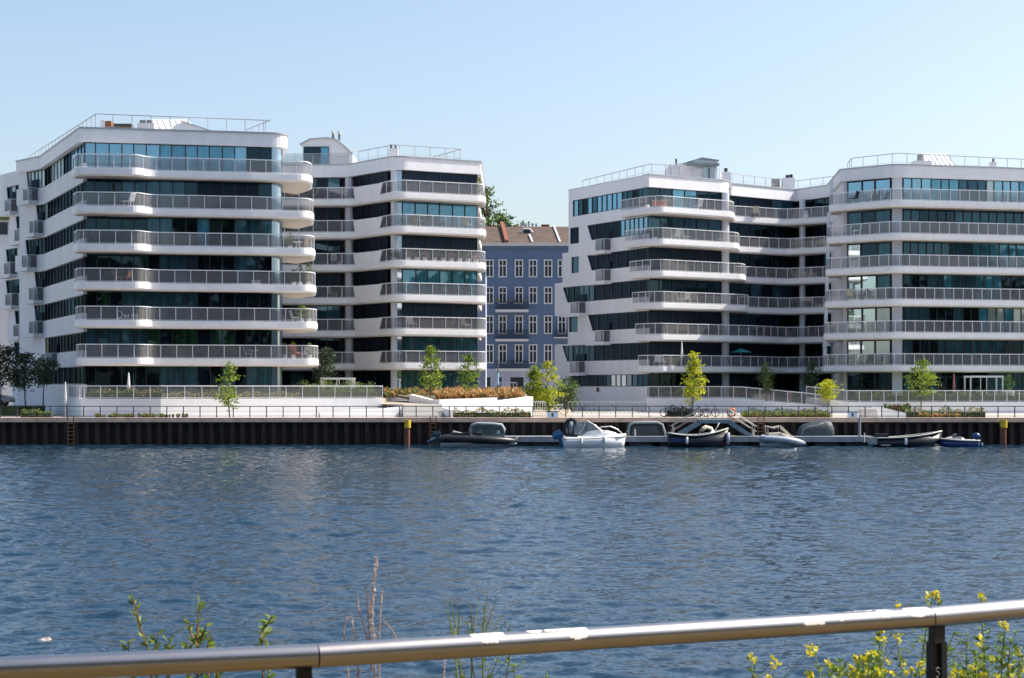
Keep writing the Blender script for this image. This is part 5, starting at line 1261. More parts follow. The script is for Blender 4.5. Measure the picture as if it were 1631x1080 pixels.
b = MB(); b.mesh([(WX(1129, DB), DB - .5, .9), (WX(1142, DB), DB - .4, .88), (WX(1135, DB), DB - .1, 1.35), (WX(1137, DB), DB + .5, .9)], [(0, 1, 2), (1, 3, 2), (3, 0, 2), (0, 3, 1)], 'white_cloth'); b.build('tarpaulin', t)
b = MB(); b.tube([(x1 + .1, DB - .15, 1.05), (x1 + .06, DB - .15, .2)], .14, 'hull_grey', 8); b.build('fender', t, True)
b = MB(); b.box((WX(1078, DB), DB - .9, .52), (.8, .03, .25), 'hull_blue'); b.build('name_panel', t)
# 5 grey inflatable with beige frame
t = thing('inflatable_boat', 'light grey inflatable boat with a beige frame, right of the gangway', 'boat', (WX(1244, DB), DB, 0)); x0, x1 = WX(1212, DB), WX(1280, DB)
b = MB(); hull(b, x0, x1 - .2, DB, 1.5, .3, .35, 'hull_grey', 1, keel=-.15); b.build('hull', t, True)
b = MB(); gunwale(b, x0, x1, DB, 1.75, .62, .26, 'hull_grey', .24, 1, rr=[.18] + [.25] * 13 + [.24, .23, .2, .16, .08]); b.build('tube', t, True)
b = MB(); d = DB
for s in (-.55, .55): 
    b.tube([(WX(1223, d), d + s, .7), (WX(1220, d), d + s, 1.55)], .045, 'canvas_beige', 6); b.tube([(WX(1243, d), d + s, .75), (WX(1241, d), d + s, 1.55), (WX(1262, d), d + s, .65)], .045, 'canvas_beige', 6)
    b.tube([(WX(1220, d), d + s, 1.5), (WX(1231, d), d + s, 1.38), (WX(1241, d), d + s, 1.5)], .06, 'canvas_beige', 6)
b.build('frame', t)
b = MB(); b.loft([[(WX(1222, d), d - .6, .75), (WX(1222, d), d + .6, .75), (WX(1221, d), d + .5, 1.0), (WX(1221, d), d - .5, 1.0)], [(WX(1246, d), d - .6, .78), (WX(1246, d), d + .6, .78), (WX(1244, d), d + .5, 1.05), (WX(1244, d), d - .5, 1.05)], [(WX(1266, d), d - .4, .6), (WX(1266, d), d + .4, .6), (WX(1262, d), d + .3, .72), (WX(1262, d), d - .3, .72)]], 'canvas_beige'); b.build('cover', t)
# 6 domed cover
d = 123.0; t = thing('covered_boat', 'dinghy under a rounded slate grey dome cover behind the pontoon', 'boat', (WX(1298, d), d, 0))
b = MB(); hull(b, WX(1266, d), WX(1332, d), d, 1.0, .5, .6, 'rubber_black', 1); b.build('hull', t, True)
b = MB(); cols = []
top = [(1268, 697), (1268.5, 688), (1272, 681), (1280, 675.5), (1294, 672), (1308, 669.5), (1317, 669), (1324, 672), (1328, 680), (1328.5, 690), (1326, 697)]
for s in range(9):
    a = math.pi * s / 8; yy = d - .62 * math.cos(a); k = .35 + .65 * math.sin(a) if s not in (0, 8) else .25
    cols.append([(WX(1298 + (p - 1298) * (.8 + .2 * math.sin(a)), d), yy, WZ(697, d) + (WZ(y, d) - WZ(697, d)) * k) for p, y in top])
b.loft(cols, 'canvas_dome'); b.build('dome_cover', t, True)
b = MB(); b.tube([(WX(p, d), d - .60, WZ(y, d)) for p, y in ((1275, 692), (1277, 684), (1287, 679), (1300, 677), (1310, 673))], .035, 'canvas_grey', 6); b.build('cover_seam', t, True)
# 7 long dark sloop
d = DB + .3; t = thing('open_sloop', 'long low black sloop with its bow rising to the right beside the straight quay', 'boat', (WX(1445, d), d, 0)); x0, x1 = WX(1392, d), WX(1497, d)
b = MB(); hull(b, x0, x1, d, 1.7, .62, 1.12, 'hull_navy', 1, keel=-.25, tran=.5, fl=.9); b.build('hull', t, True)
b = MB(); gunwale(b, x0, x1, d, 1.74, .65, 1.15, 'trim_pale', .05, 1, tran=.5); b.build('gunwale', t, True)
b = MB(); b.bar((WX(1400, d), d - .72, .14), (WX(1494, d), d - .25, .16), .03, .07, 'trim_pale'); b.build('boot_stripe', t)
b = MB(); b.box((WX(1404, d), d, .8), (.9, .7, .3), 'canvas_black'); b.box((WX(1388, d), d - .3, .45), (.6, .5, .5), 'canvas_grey'); b.tube([(WX(1378, d), d + .3, .3), (WX(1378, d), d + .3, 1.0)], .05, 'trim_pale', 6); b.build('engine_box', t)
# 8 small blue speedboat
t = thing('speedboat', 'small low blue speedboat with a round blue motor cover, last boat at the right', 'boat', (WX(1528, d), d, 0)); x0, x1 = WX(1497, d), WX(1557, d)
b = MB(); hull(b, x0, x1, d, 1.5, .42, .55, 'hull_blue', -1, keel=-.2, tran=.85); b.build('hull', t, True)
b = MB(); gunwale(b, x0, x1, d, 1.5, .46, .60, 'trim_pale', .06, -1, tran=.85); b.loft([[(WX(p, d), d - w_, .5), (WX(p, d), d - w_ * .6, z_), (WX(p, d), d + w_ * .6, z_), (WX(p, d), d + w_, .5)] for p, z_, w_ in ((1503, .6, .3), (1514, .72, .6), (1528, .78, .65), (1534, .6, .6))], 'trim_pale'); b.build('deck', t, True)
b = MB(); b.loft([[(WX(1515, d) + q, d - .5, .72 + z_) , (WX(1515, d) + q, d + .5, .72 + z_)] for q, z_ in ((0, 0), (.35, .25), (.9, .2))], 'car_glass', close=False, caps=False); b.build('windshield', t)
b = MB(); cx_ = WX(1555, d); b.loft([[(cx_ + r_ * math.cos(a * R(36)), d + r_ * .8 * math.sin(a * R(36)), zz) for a in range(10)] for r_, zz in ((.16, .55), (.3, .68), (.32, .82), (.22, .97), (.06, 1.02))], 'hull_blue'); b.build('engine_cover', t, True)
b = MB(); b.box((cx_ + .25, d, .3), (.18, .18, .7), 'motor_dark'); b.box((cx_ + .42, d, .2), (.12, .2, .15), 'white_paint'); b.build('outboard_leg', t)

# mooring ropes and fenders
def extras(label_match, ropes, fenders):
    for o in COL.objects:
        if o.parent is None and o.get('label', '').startswith(label_match):
            for a, b_ in ropes:
                m_ = MB(); A = Vector(a); B = Vector(b_); m_.tube([A, A.lerp(B, .5) - Vector((0, 0, .12)), B], .022, 'rope', 5); m_.build('mooring_rope', o)
            for (fx, fy, fz_) in fenders:
                m_ = MB(); m_.tube([(fx, fy, fz_ + .34), (fx, fy, fz_ + .27), (fx, fy, fz_ - .1), (fx, fy, fz_ - .2)], [.03, .1, .11, .04], 'hull_white', 8); m_.build('fender', o, True); m_ = MB(); m_.tube([(fx, fy, fz_ + .34), (fx, fy + .08, fz_ + .62)], .012, 'rope', 4); m_.build('fender_line', o)
extras('white motorboat', [((WX(990, DB), DB, .95), (WX(1003, DW), DW, .72)), ((WX(900, DB), DB + .7, .8), (WX(893, DW), DW, .72))], [(WX(925, DB), DB - 1.06, .4), (WX(962, DB), DB - .98, .45)])
extras('black rigid', [((WX(815, DB), DB, .5), (WX(826, DW), DW, .72))], [])
extras('black open sloop', [((WX(1156, DB), DB, 1.1), (WX(1172, DW), DW, .72)), ((WX(1066, DB), DB, .95), (WX(1058, DW), DW, .72))], [(WX(1092, DB), DB - .95, .42)])
extras('light grey inflatable', [((WX(1214, DB), DB, .6), (WX(1206, DW), DW, .72))], [])
extras('long low black', [((WX(1398, DB), DB + .3, .65), (WX(1384, DW), DW, .72))], [(WX(1440, DB), DB - .55, .35)])

# ============================================================ parked car at the left edge
d = 139.5; cx_ = WX(-23, d); gz = 2.75
g = MB(); g.prism([(cx_ - 8, d - 2), (cx_ + 3.4, d - 2), (cx_ + 3.4, d + 6), (cx_ - 8, d + 6)], 1.9, gz, 'lawn'); tag(g.build('car_park'), kind='structure')
t = thing('parked_car', 'silver white parked car whose bonnet enters the picture at the left edge', 'car', (cx_, d, gz))
prof = [(-2.2, .35), (-2.25, .75), (-2.1, .95), (-1.75, 1.0), (-1.2, 1.42), (.2, 1.45), (1.0, 1.02), (1.95, .88), (2.25, .68), (2.28, .35)]
b = MB(); rings = []
for yy, k in ((-.88, .0), (-.80, 1), (.80, 1), (.88, 0)):
    rings.append([(cx_ + x, d + yy * (1 - (.14 if z_ > 1.1 else 0)), gz + (z_ if z_ < .9 or k else z_ - .04)) for x, z_ in prof])
b.loft(rings, 'car_paint'); b.build('body', t, True)
b = MB()
for s in (-1, 1): b.mesh([(cx_ + x, d + s * .79 * (1 if z_ < 1.1 else .9) + s * .012, gz + z_) for x, z_ in ((-1.6, 1.0), (-1.15, 1.36), (.15, 1.39), (.82, 1.03))], [(0, 1, 2, 3)], 'car_glass')
b.mesh([(cx_ + .28, d - .62, gz + 1.43), (cx_ + .28, d + .62, gz + 1.43), (cx_ + 1.0, d + .72, gz + 1.045), (cx_ + 1.0, d - .72, gz + 1.045)], [(0, 1, 2, 3)], 'car_glass'); b.build('windows', t)
for wx_ in (-1.4, 1.4):
    for s in (-.82, .82): b = MB(); b.tube([(cx_ + wx_, d + s - .1, gz + .33), (cx_ + wx_, d + s + .1, gz + .33)], .33, 'tyre', 16); w_ = b.build('wheel', t); b = MB(); b.tube([(cx_ + wx_, d + s - .115, gz + .33), (cx_ + wx_, d + s + .115, gz + .33)], .19, 'alu', 12); b.build('rim', w_)
for s in (-.6, .6): b = MB(); b.box((cx_ + 2.2, d + s, gz + .66), (.16, .34, .14), 'white_paint'); b.build('headlight', t)
b = MB(); b.box((cx_ + .95, d - .98, gz + 1.0), (.14, .2, .14), 'car_paint'); b.build('wing_mirror', t)

# ============================================================ things on the balconies
def chair(label, px, d, z, m, s=1.0, yaw=0, group='garden chairs on the balconies', lounge=False):
    x = WX(px, d); t = thing('garden_chair', label, 'chair', (x, d, z), group); c, sn = math.cos(yaw), math.sin(yaw)
    def T(u, v, w_): return (x + (u * c - v * sn) * s, d + (u * sn + v * c) * s, z + w_ * s)
    b = MB(); b.bar(T(-.25, 0, .42), T(.25 if not lounge else .6, 0, .45), .5 * s, .06, m); b.build('seat', t)
    b = MB(); b.bar(T(-.25, 0, .42), T(-.42, 0, .98), .5 * s, .06, m); b.build('backrest', t)
    for u in (-.22, .22):
        for v in (-.22, .22): b = MB(); b.bar(T(u, v, 0), T(u, v, .42), .04, .04, m); b.build('leg', t)
def table(label, px, d, z, m, r=.42, group='garden tables on the balconies'):
    x = WX(px, d); t = thing('garden_table', label, 'table', (x, d, z), group); b = MB(); b.tube([(x, d, z + .71), (x, d, z + .75)], r, m, 14); b.build('tabletop', t)
    for k in range(3): a = k * 2.1; b = MB(); b.bar((x + r * .7 * math.cos(a), d + r * .7 * math.sin(a), z), (x + r * .3 * math.cos(a), d + r * .3 * math.sin(a), z + .71), .04, .04, m); b.build('leg', t)
def potplant(label, px, d, z, h, rad, leaf, pot='white_paint', ph=.42, pr=.22, flat=False, seed=1, group=None, n=260):
    x = WX(px, d); t = thing('potted_plant', label, 'potted plant', (x, d, z), group); b = MB(); b.tube([(x, d, z), (x, d, z + ph)], [pr * .75, pr], pot, 10); b.build('pot', t)
    b = MB(); b.tube([(x, d, z + ph * .8), (x, d, z + ph + (h - ph) * .6)], .02, 'bark', 5); b.build('stem', t); c = MB()
    for _ in range(n):
        q = rnd.random(); rr = rad * (math.sin(math.pi * min(1, .15 + q * .8))) * rnd.random() ** .5; a = rnd.uniform(0, 6.28)
        leafquad(c, (x + rr * math.cos(a), d + rr * math.sin(a), z + ph + (h - ph) * q), .13, leaf)
    c.build('foliage', t)
def zA(k): return 6.7 + 3.1 * (k - 1) + .02
def zBf(k): return 6.55 + 3.14 * (k - 1) + .02
def zCf(k): return 6.4 + 3.17 * (k - 1) + .02
def zDf(k): return 6.4 + 3.15 * (k - 1) + .02
chair('white lounge chair on the fifth balcony of the left building, left of the curved step', 205, 134.2, zA(5), 'white_paint', 1.25, 2.6, lounge=True)
table('round dark table beside the white lounge chair on the fifth balcony', 192, 134.4, zA(5), 'dark_fabric')
chair('dark chair left of the round table on the fifth balcony', 178, 134.3, zA(5), 'dark_fabric', 1.1, .3)
parasol('closed dark parasol on the fifth balcony of the left building', 180, 134.6, zA(5), 2.2, 'dark_fabric')
chair('dark lounge chair on the fourth balcony near the left corner', 150, 134.3, zA(4), 'dark_fabric', 1.1, 0, lounge=True)
chair('brown chair behind the third balcony railing of the left building', 188, 134.3, zA(3), 'wood', 1.1, .4)
chair('second brown chair right of it on the third balcony', 202, 134.3, zA(3), 'wood', 1.1, 2.6)
for i, (px, k, h, r_, lf, lab) in enumerate([(462, 4, 1.5, .5, 'leaf_young', 'leafy plant in a white pot at the rounded end of the fourth balcony'),
    (478, 3, 1.9, .45, 'leaf_dark', 'dark clipped plant in a white pot inside the end of the third balcony'), (491, 3, 2.15, .42, 'leaf_mid', 'tall dark cypress in a pot at the tip of the third balcony'),
    (468, 3, 1.5, .5, 'leaf_mid', 'bushy plant left of the dark clipped plant on the third balcony'), (481, 2, 1.6, .65, 'leaf_young', 'spreading yellow green plant at the end of the second balcony'),
    (492, 2, 1.35, .4, 'leaf_hedge', 'small plant in a white pot at the tip of the second balcony'), (453, 1, 1.45, .35, 'leaf_young', 'narrow green plant by the corner glazing on the first balcony'),
    (467, 1, 1.5, .45, 'leaf_young', 'round green plant next to it on the first balcony'), (493, 1, 1.45, .4, 'leaf_hedge', 'pale green plant at the tip of the first balcony'),
    (404, 3, .95, .25, 'leaf_hedge', 'small plant in a white pot on the long middle of the third balcony'), (411, 3, 1.15, .25, 'leaf_mid', 'taller plant in a white pot beside the small one on the third balcony')]):
    potplant(lab, px, 139.3 if px > 420 else 137.2, zA(k), h, r_, lf, seed=i)
chair('orange cloth chair at the end of the first balcony', 464 + 6, 139.4, zA(1), 'orange_cloth', 1.3, 1.2); chair('white chair on the first balcony right of the orange chair', 486, 139.6, zA(1), 'white_paint', 1.1, 2.2)
table('white table on the long middle of the first balcony', 403, 137.4, zA(1), 'white_paint', .5); chair('white chair beside the white table on the first balcony', 396, 137.4, zA(1), 'white_paint', 1.05, .2)
table('white table at the rounded end of the fourth balcony', 474, 139.2, zA(4), 'white_paint', .45); chair('reddish brown chair at the rounded end of the fourth balcony', 482, 139.4, zA(4), 'wood', 1.1, 2.7)
chair('white chair at the rounded end of the second balcony', 470, 139.2, zA(2), 'white_paint', 1.1, .4)
bn = thing('balcony_banner', 'pale handwritten banner tied inside the second balcony railing of the left building', 'banner', (WX(203, 133.6), 133.5, zA(2)))
b = MB(); 
def scrawl(x, z, pts, s): 
    b.tube([(x + p * s, 133.42, z + q * s) for p, q in pts], .035, 'white_cloth', 5)
xs = WX(187, 133.4); z_ = zA(2) + .2; u = .1
scrawl(xs, z_, [(0, 0), (0, 5), (1, 6), (3, 5), (4, 3), (3, .5), (0, 0)], u); scrawl(xs + .55, z_, [(0, 3), (1, 0), (2, 2.5), (3, 0), (4, 3)], u); scrawl(xs + 1.15, z_, [(0, 0), (0, 3), (1.5, 2.5), (1.5, 0), (1.5, 2.5), (3, 3), (3, 0)], u); scrawl(xs + 1.6, z_, [(0, 0), (0, 3.5)], u)
b.build('lettering', bn)
# second building
fl = [f for f in ('leaf_hedge', 'leaf_mid', 'flower_mix')]
for i, px in enumerate((650, 664, 677, 692, 706, 719, 732, 745, 758)):
    potplant(['white pot with green leaves', 'white pot with pink flowers', 'white pot of mixed blossom'][i % 3] + ' on the flower balcony, %s along its railing' % ['first from the left', 'second', 'third', 'fourth', 'fifth', 'sixth', 'seventh', 'eighth', 'last at the right'][i],
             px, 151.0 + i * .28, zBf(4), rnd.uniform(.9, 1.15), .42, fl[i % 3], group='flower pots on the fourth balcony', pr=.26, n=120)
potplant('leafy climbing plant at the right tip of the sixth balcony of the narrow building', 763, 154.0, zBf(6), 1.9, .45, 'leaf_hedge'); potplant('pale green plant at the left end of the fourth balcony of the narrow building', 628, 151.2, zBf(4), 1.0, .4, 'leaf_hedge')
for px, k, m, lab in ((655, 5, 'wood', 'brown wicker chair on the fifth balcony, left of the table'), (676, 5, 'rattan', 'dark wicker chair on the fifth balcony, right of the table'), (706, 5, 'rattan', 'wide dark wicker sofa chair on the fifth balcony'), (745, 5, 'canvas_beige', 'beige chair at the right of the fifth balcony'),
    (700, 3, 'rattan', 'dark chair on the third balcony of the narrow building'), (725, 3, 'dark_fabric', 'black chair right of the dark chair on the third balcony'), (752, 3, 'dark_fabric', 'black chair near the right tip of the third balcony'), (657, 2, 'white_paint', 'white box chair on the second balcony of the narrow building'), (742, 2, 'canvas_beige', 'cream chair at the right of the second balcony'), (716, 2, 'rattan', 'brown chair in the middle of the second balcony')):
    chair(lab, px, 151.6 + (px - 650) * .022, zBf(k), m, 1.25, rnd.uniform(0, 3))
table('white round table on the fifth balcony of the narrow building', 666, 151.9, zBf(5), 'white_paint', .5); table('round table between the black chairs on the third balcony', 738, 153.2, zBf(3), 'dark_fabric', .45)
for px, k, m, lab in ((463, 6, 'wood', 'brown chair on the recessed sixth balcony'), (500, 6, 'rattan', 'dark chair on the recessed sixth balcony'), (533, 4, 'white_paint', 'white chair on the recessed fourth balcony'), (530, 3, 'white_paint', 'white stool chair on the recessed third balcony')):
    chair(lab, px, 156.3, zBf(k), m, 1.2, rnd.uniform(0, 3))
potplant('white tall pot with sprouting leaves on the recessed fourth balcony', 541, 156.4, zBf(4), 1.1, .3, 'leaf_hedge')
# third building
bx = thing('storage_box', 'orange brown cushion box behind the top balcony railing of the third building', 'box', (WX(1051, 163.6), 163.6, zCf(6))); b = MB(); b.box((WX(1051, 163.6), 163.6, zCf(6) + .55), (1.5, .3, .5), 'orange_cloth'); b.build('box_body', bx); b = MB(); b.box((WX(1051, 163.6), 163.6, zCf(6) + .83), (1.54, .34, .05), 'white_cloth'); b.build('lid', bx)
for px, k, m, lab, d in ((1076, 5, 'white_paint', 'white lounge chair on the fifth balcony of the third building', 164.6), (1090, 5, 'white_paint', 'white garden chair beside the lounge chair on the fifth balcony', 165.2), (1112, 6, 'white_paint', 'white chair at the right of the top balcony of the third building', 166), (1148, 5, 'canvas_beige', 'beige chair near the right end of the fifth balcony', 167.6),
    (1084, 3, 'white_paint', 'first white chair on the sunlit third balcony', 164.8), (1096, 3, 'white_paint', 'second white chair on the sunlit third balcony', 165.2), (1108, 3, 'canvas_beige', 'cream chair right of the white ones on the third balcony', 165.8), (1046, 1, 'white_paint', 'white chair at the left of the first balcony of the third building', 164), (1057, 1, 'white_paint', 'second white chair at the left of the first balcony', 164.2),
    (1205, 6, 'canvas_beige', 'beige chair on the recessed top balcony of the third building', 172.5), (1178, 1, 'teal_cloth', 'teal chair under the teal parasol', 168.2)):
    chair(lab, px, d, zCf(k), m, 1.2, rnd.uniform(0, 3), lounge='lounge' in lab)
potplant('small plant on the top balcony at the start of the recess', 1163, 171.3, zCf(6), 1.9, .3, 'leaf_young'); potplant('small green plant behind the sunlit fourth balcony', 1043, 164.2, zCf(5), 1.2, .25, 'leaf_hedge')
potplant('white pot plant on the top recessed balcony right of the column', 1284, 173, zCf(6), .8, .25, 'white_cloth', pr=.3)
# fourth building
for px, k, m, lab in ((1360, 6, 'dark_fabric', 'dark chair left on the top balcony of the right building'), (1380, 6, 'white_paint', 'white chair on the top balcony of the right building'), (1396, 6, 'dark_fabric', 'dark chair right of the white chair on the top balcony'), (1365, 5, 'white_paint', 'white chair on the fifth balcony of the right building'), (1356, 3, 'canvas_beige', 'cream lounge chair on the third balcony of the right building'), (1374, 3, 'dark_fabric', 'dark lounge chair on the third balcony of the right building'),
    (1368, 1, 'white_paint', 'white chair on the first balcony of the right building'), (1386, 1, 'dark_fabric', 'dark chair on the first balcony of the right building')):
    chair(lab, px, 158.4 - (px - 1350) * .02, zDf(k), m, 1.2, rnd.uniform(0, 3), lounge='lounge' in lab)
potplant('slim tree in a white planter at the far right terrace behind the railing', 1607, 152.6, 3.0, 2.6, .6, 'leaf_mid', pr=.5, ph=1.0)
potplant('dark conical bush on the ground floor terrace of the right building', 1498, 154.2, 3.0, 2.0, .5, 'leaf_dark', 'terracotta')
potplant('small red flowering plant under the slim shaded tree', 1258, 155.5, 3.0, .9, .3, 'flower_mix', 'terracotta')
for px, lab in ((152, 'small dark bird standing on the promenade railing at the left'), (387, 'small dark bird on the long white terrace wall')):
    pass

# ============================================================ foreground: handrail
H0 = 0.70; ZR = ZE - H0
def RP(px, py):
    d = H0 * F_PX / (py - HY); return Vector((WX(px, d), d, ZR))
A0, A1, A2, A3 = RP(0, 1067), RP(505, 1044.5), RP(1480, 983.2), RP(1631, 970)
Aprev = A1 + (A0 - A1).normalized() * 1.95; Anext = A2 + (A3 - A2).normalized() * 2.2
hr = thing('handrail', 'brushed steel tubular handrail on dark posts crossing the foreground', 'handrail', (A1.x, A1.y, 2.6))
RAD = .0315
def tubeseg(a, b, ga=.0005, gb=.0005):
    d = (b - a).normalized(); mb = MB(); n = 40; a = a + d * ga; b = b - d * gb; mb.tube([a.lerp(b, i / n) for i in range(n + 1)], RAD, 'steel_tube', 48, False); return mb.build('rail_tube', hr, True)
tubeseg(Aprev, A1, -.3); tubeseg(A1, A2); tubeseg(A2, Anext)
for p, q in ((A1, (A2 - A0).normalized()), (A2, (A3 - A1).normalized())):
    b = MB(); b.tube([p - q * .004, p + q * .004], RAD - .0015, 'black_metal', 24); b.build('joint', hr)
def post(c, q, foot=2.6):
    q = Vector((q.x, q.y, 0)).normalized(); nrm = Vector((q.y, -q.x, 0)); M = Matrix((q, -nrm, Vector((0, 0, 1)))).transposed()
    b = MB(); b.box(c + Vector((0, 0, -RAD - .022)), (.040, .030, .05), 'black_metal', rot=M); b.build('neck', hr)
    for s in (-1, 1):
        b = MB(); b.box(Vector((c.x, c.y, (foot + ZR - RAD - .045) / 2)) + q * s * .016 + nrm * (.005 * s), (.022, .024, ZR - RAD - .045 - foot), 'black_metal', rot=M); b.build('post_bar', hr)
    b = MB(); b.box(Vector((c.x, c.y, (foot + ZR - RAD - .18) / 2)), (.018, .02, ZR - RAD - .18 - foot), 'black_metal', rot=M); b.build('post_core', hr)
    b = MB(); b.box(Vector((c.x, c.y, ZR - .10)) + q * .018 - nrm * .01, (.012, .03, .09), 'black_metal', rot=M); b.build('post_bracket', hr)
    return q, nrm
post(A1 + (A0 - A1).normalized() * .035, A1 - A0); pc = RP(1492, 982.3); q_, nr = post(pc, A3 - A2); post(Aprev, A1 - A0); post(Anext, A3 - A2)
# letter S scratched on the post
b = MB(); s_ = .0075; c = Vector((pc.x, pc.y, 0)) - q_ * .016 + nr * .021
pts = [(1.1, 1.6), (.3, 2.1), (-.7, 1.7), (-.7, .8), (.5, .1), (1.0, -.8), (.3, -1.8), (-.9, -1.6)]
zc = WZ(1069, pc.y); b.tube([c + q_ * (p * s_) + Vector((0, 0, zc + r_ * s_)) for p, r_ in pts], .0015, 'canvas_grey', 5); b.build('scratched_letter', hr)
# flaking light residue of old stickers, a thin skin on the tube
def patch(pxa, pxb, a0, a1, seed):
    r2 = random.Random(seed); p0, p1 = A1, A2
    if pxa > 1480: p0, p1 = A2, A3
    def on(px):  # parameter of the column along the tube
        F = Facet((p0.x, p0.y), (p1.x, p1.y)); return F.u(px) / F.L
    q = (p1 - p0).normalized(); up = Vector((0, 0, 1)); side = Vector((q.y, -q.x, 0))
    b = MB(); n = 22; lo = []; hi = []
    for i in range(n + 1):
        t = on(pxa + (pxb - pxa) * i / n); k = math.sin(math.pi * min(max(i / n, .04), .96)) ** .25; j = r2.uniform(-.10, .10)
        mid = (a0 + a1) / 2; lo.append((t, mid + (a0 - mid) * k + j)); hi.append((t, mid + (a1 - mid) * k + r2.uniform(-.10, .10)))
    def P(t, a): return p0.lerp(p1, t) + (side * math.sin(a) + up * math.cos(a)) * (RAD + .0006)
    m = 6
    for i in range(n):
        for k in range(m):
            def L(ii, kk): return P(lo[ii][0], lo[ii][1] + (hi[ii][1] - lo[ii][1]) * kk / m)
            b.face([L(i, k), L(i + 1, k), L(i + 1, k + 1), L(i, k + 1)], 'residue')
    b.build('sticker_residue', hr)
# angles: 0 is the top of the tube, positive turns to the viewer
for a in ((748, 800, -.3, .85, 1), (762, 788, .95, 1.25, 2), (838, 862, -.4, .5, 3), (898, 932, -.3, 1.4, 4), (866, 900, -.4, .5, 5), (1272, 1305, 1.1, 1.45, 6), (1390, 1416, .2, 1.2, 7), (1436, 1474, -.35, 1.3, 8), (1328, 1336, .9, 1.25, 9), (1345, 1420, -.5, .1, 10), (1100, 1128, .75, .85, 11), (620, 665, -.3, -.05, 12)): patch(*a)

# ============================================================ foreground plants
def spray(mb, p0, p1, r, m, bend=.0): 
    p0 = Vector(p0); p1 = Vector(p1); md = p0.lerp(p1, .5) + Vector((bend, 0, abs(bend) * .3)); mb.tube([p0, md, p1], [r, r * .8, r * .5], m, 5, False); return md
def V(px, py, d): return Vector((WX(px, d), d, WZ(py, d)))
def leafy(mb, p, dir_, s, m):
    dir_ = Vector(dir_).normalized(); side = dir_.cross(Vector((rnd.gauss(0, 1), rnd.gauss(0, 1), rnd.gauss(0, 1)))).normalized()
    a, b_ = p, p + dir_ * s; mid = p + dir_ * s * .45; mb.face([a, mid + side * s * .2, b_, mid - side * s * .2], m)
def willow(label, stems, d, seed):
    t = thing('wild_shrub', label, 'wild plant', (WX(stems[0][0][0], d), d, 2.0)); st_ = MB(); lf = MB()
    for pts in stems:
        P = [V(px, py, d + rnd.uniform(-.04, .04)) for px, py in pts]; n = len(P); st_.tube(P, [.0042] + [.003] * (n - 2) + [.0012], 'stem_brown', 5)
        for i in range(n - 1):
            L = (P[i + 1] - P[i]).length; k = max(3, int(L / .0042))
            for j in range(k):
                p = P[i].lerp(P[i + 1], j / k); up = (P[i + 1] - P[i]).normalized(); a = rnd.uniform(0, 6.28)
                out = Vector((math.cos(a), math.sin(a) * .8, 0)) * .8 + up * rnd.uniform(.3, 1.1); dens = .5 + .5 * math.sin(i * 2.1 + j * .9)
                if rnd.random() < .35 + .65 * dens: leafy(lf, p, out, rnd.uniform(.018, .036), 'leaf_near')
    st_.build('stem', t); lf.build('leaves', t)
willow('green leafy willow shoots rising left of the dried stalk, leftmost by the handrail', [[(246, 1120), (238, 1040), (224, 1000), (218, 975), (212, 950)], [(252, 1110), (246, 1040), (252, 1008)], [(215, 1110), (205, 1045), (204, 1020)], [(272, 1110), (268, 1045), (270, 1018)]], 5.0, 1)
willow('green branching shoot above the handrail between two other green shoots', [[(316, 1120), (314, 1040), (315, 1000), (318, 957)], [(315, 1030), (304, 1010), (301, 990)], [(315, 1025), (326, 1005), (329, 994)], [(300, 1100), (299, 1045), (298, 1022)], [(334, 1100), (330, 1045), (332, 1018)], [(346, 1100), (343, 1040), (344, 1026)]], 5.0, 2)
willow('slim green shoot bending right, third green shoot from the left', [[(420, 1120), (418, 1060), (416, 1015), (424, 998), (433, 981)], [(432, 1110), (428, 1080), (424, 1020)]], 5.0, 3)
# dried stalk
t = thing('dried_stalk', 'tall dried pinkish brown seed stalk standing behind the handrail', 'wild plant', (WX(597, 4.95), 4.95, 2.2)); d = 4.95; st_ = MB(); sd_ = MB()
def seedspike(pts, rr, n):
    P = [V(px, py, d + rnd.uniform(-.01, .01)) for px, py in pts]; st_.tube(P, [.0028] + [.002] * (len(P) - 2) + [.001], 'stem_dry', 5)
    for _ in range(n):
        k = rnd.uniform(0, len(P) - 1.001); i = int(k); p = P[i].lerp(P[i + 1], k - i); e = rr * (.35 + .65 * (1 - k / (len(P) - 1)) ** .5)
        p = p + Vector((rnd.gauss(0, .4) * e, rnd.gauss(0, .4) * e, 0)); leafquad(sd_, p, .0068, 'seed_dry')
seedspike([(597, 1130), (596, 1025), (592, 980), (593, 950), (597, 915), (600, 886)], .012, 420)
seedspike([(604, 1130), (604, 1010), (606, 970), (609, 938)], .006, 160); seedspike([(592, 1070), (588, 1000), (586, 965), (584, 935)], .005, 120)
seedspike([(592, 1040), (580, 1000), (571, 970), (570, 948)], .005, 110); seedspike([(572, 1130), (569, 1030), (562, 1000), (561, 985)], .004, 70)
seedspike([(560, 1130), (551, 1040), (547, 1005), (551, 987), (562, 980)], .004, 60); seedspike([(626, 1040), (630, 1015), (622, 1000), (612, 990)], .004, 50); seedspike([(565, 1100), (570, 1075), (575, 1066)], .006, 80)
seedspike([(703, 1140), (706, 1080), (709, 1045)], .006, 120)
st_.build('stem', t); sd_.build('seeds', t)
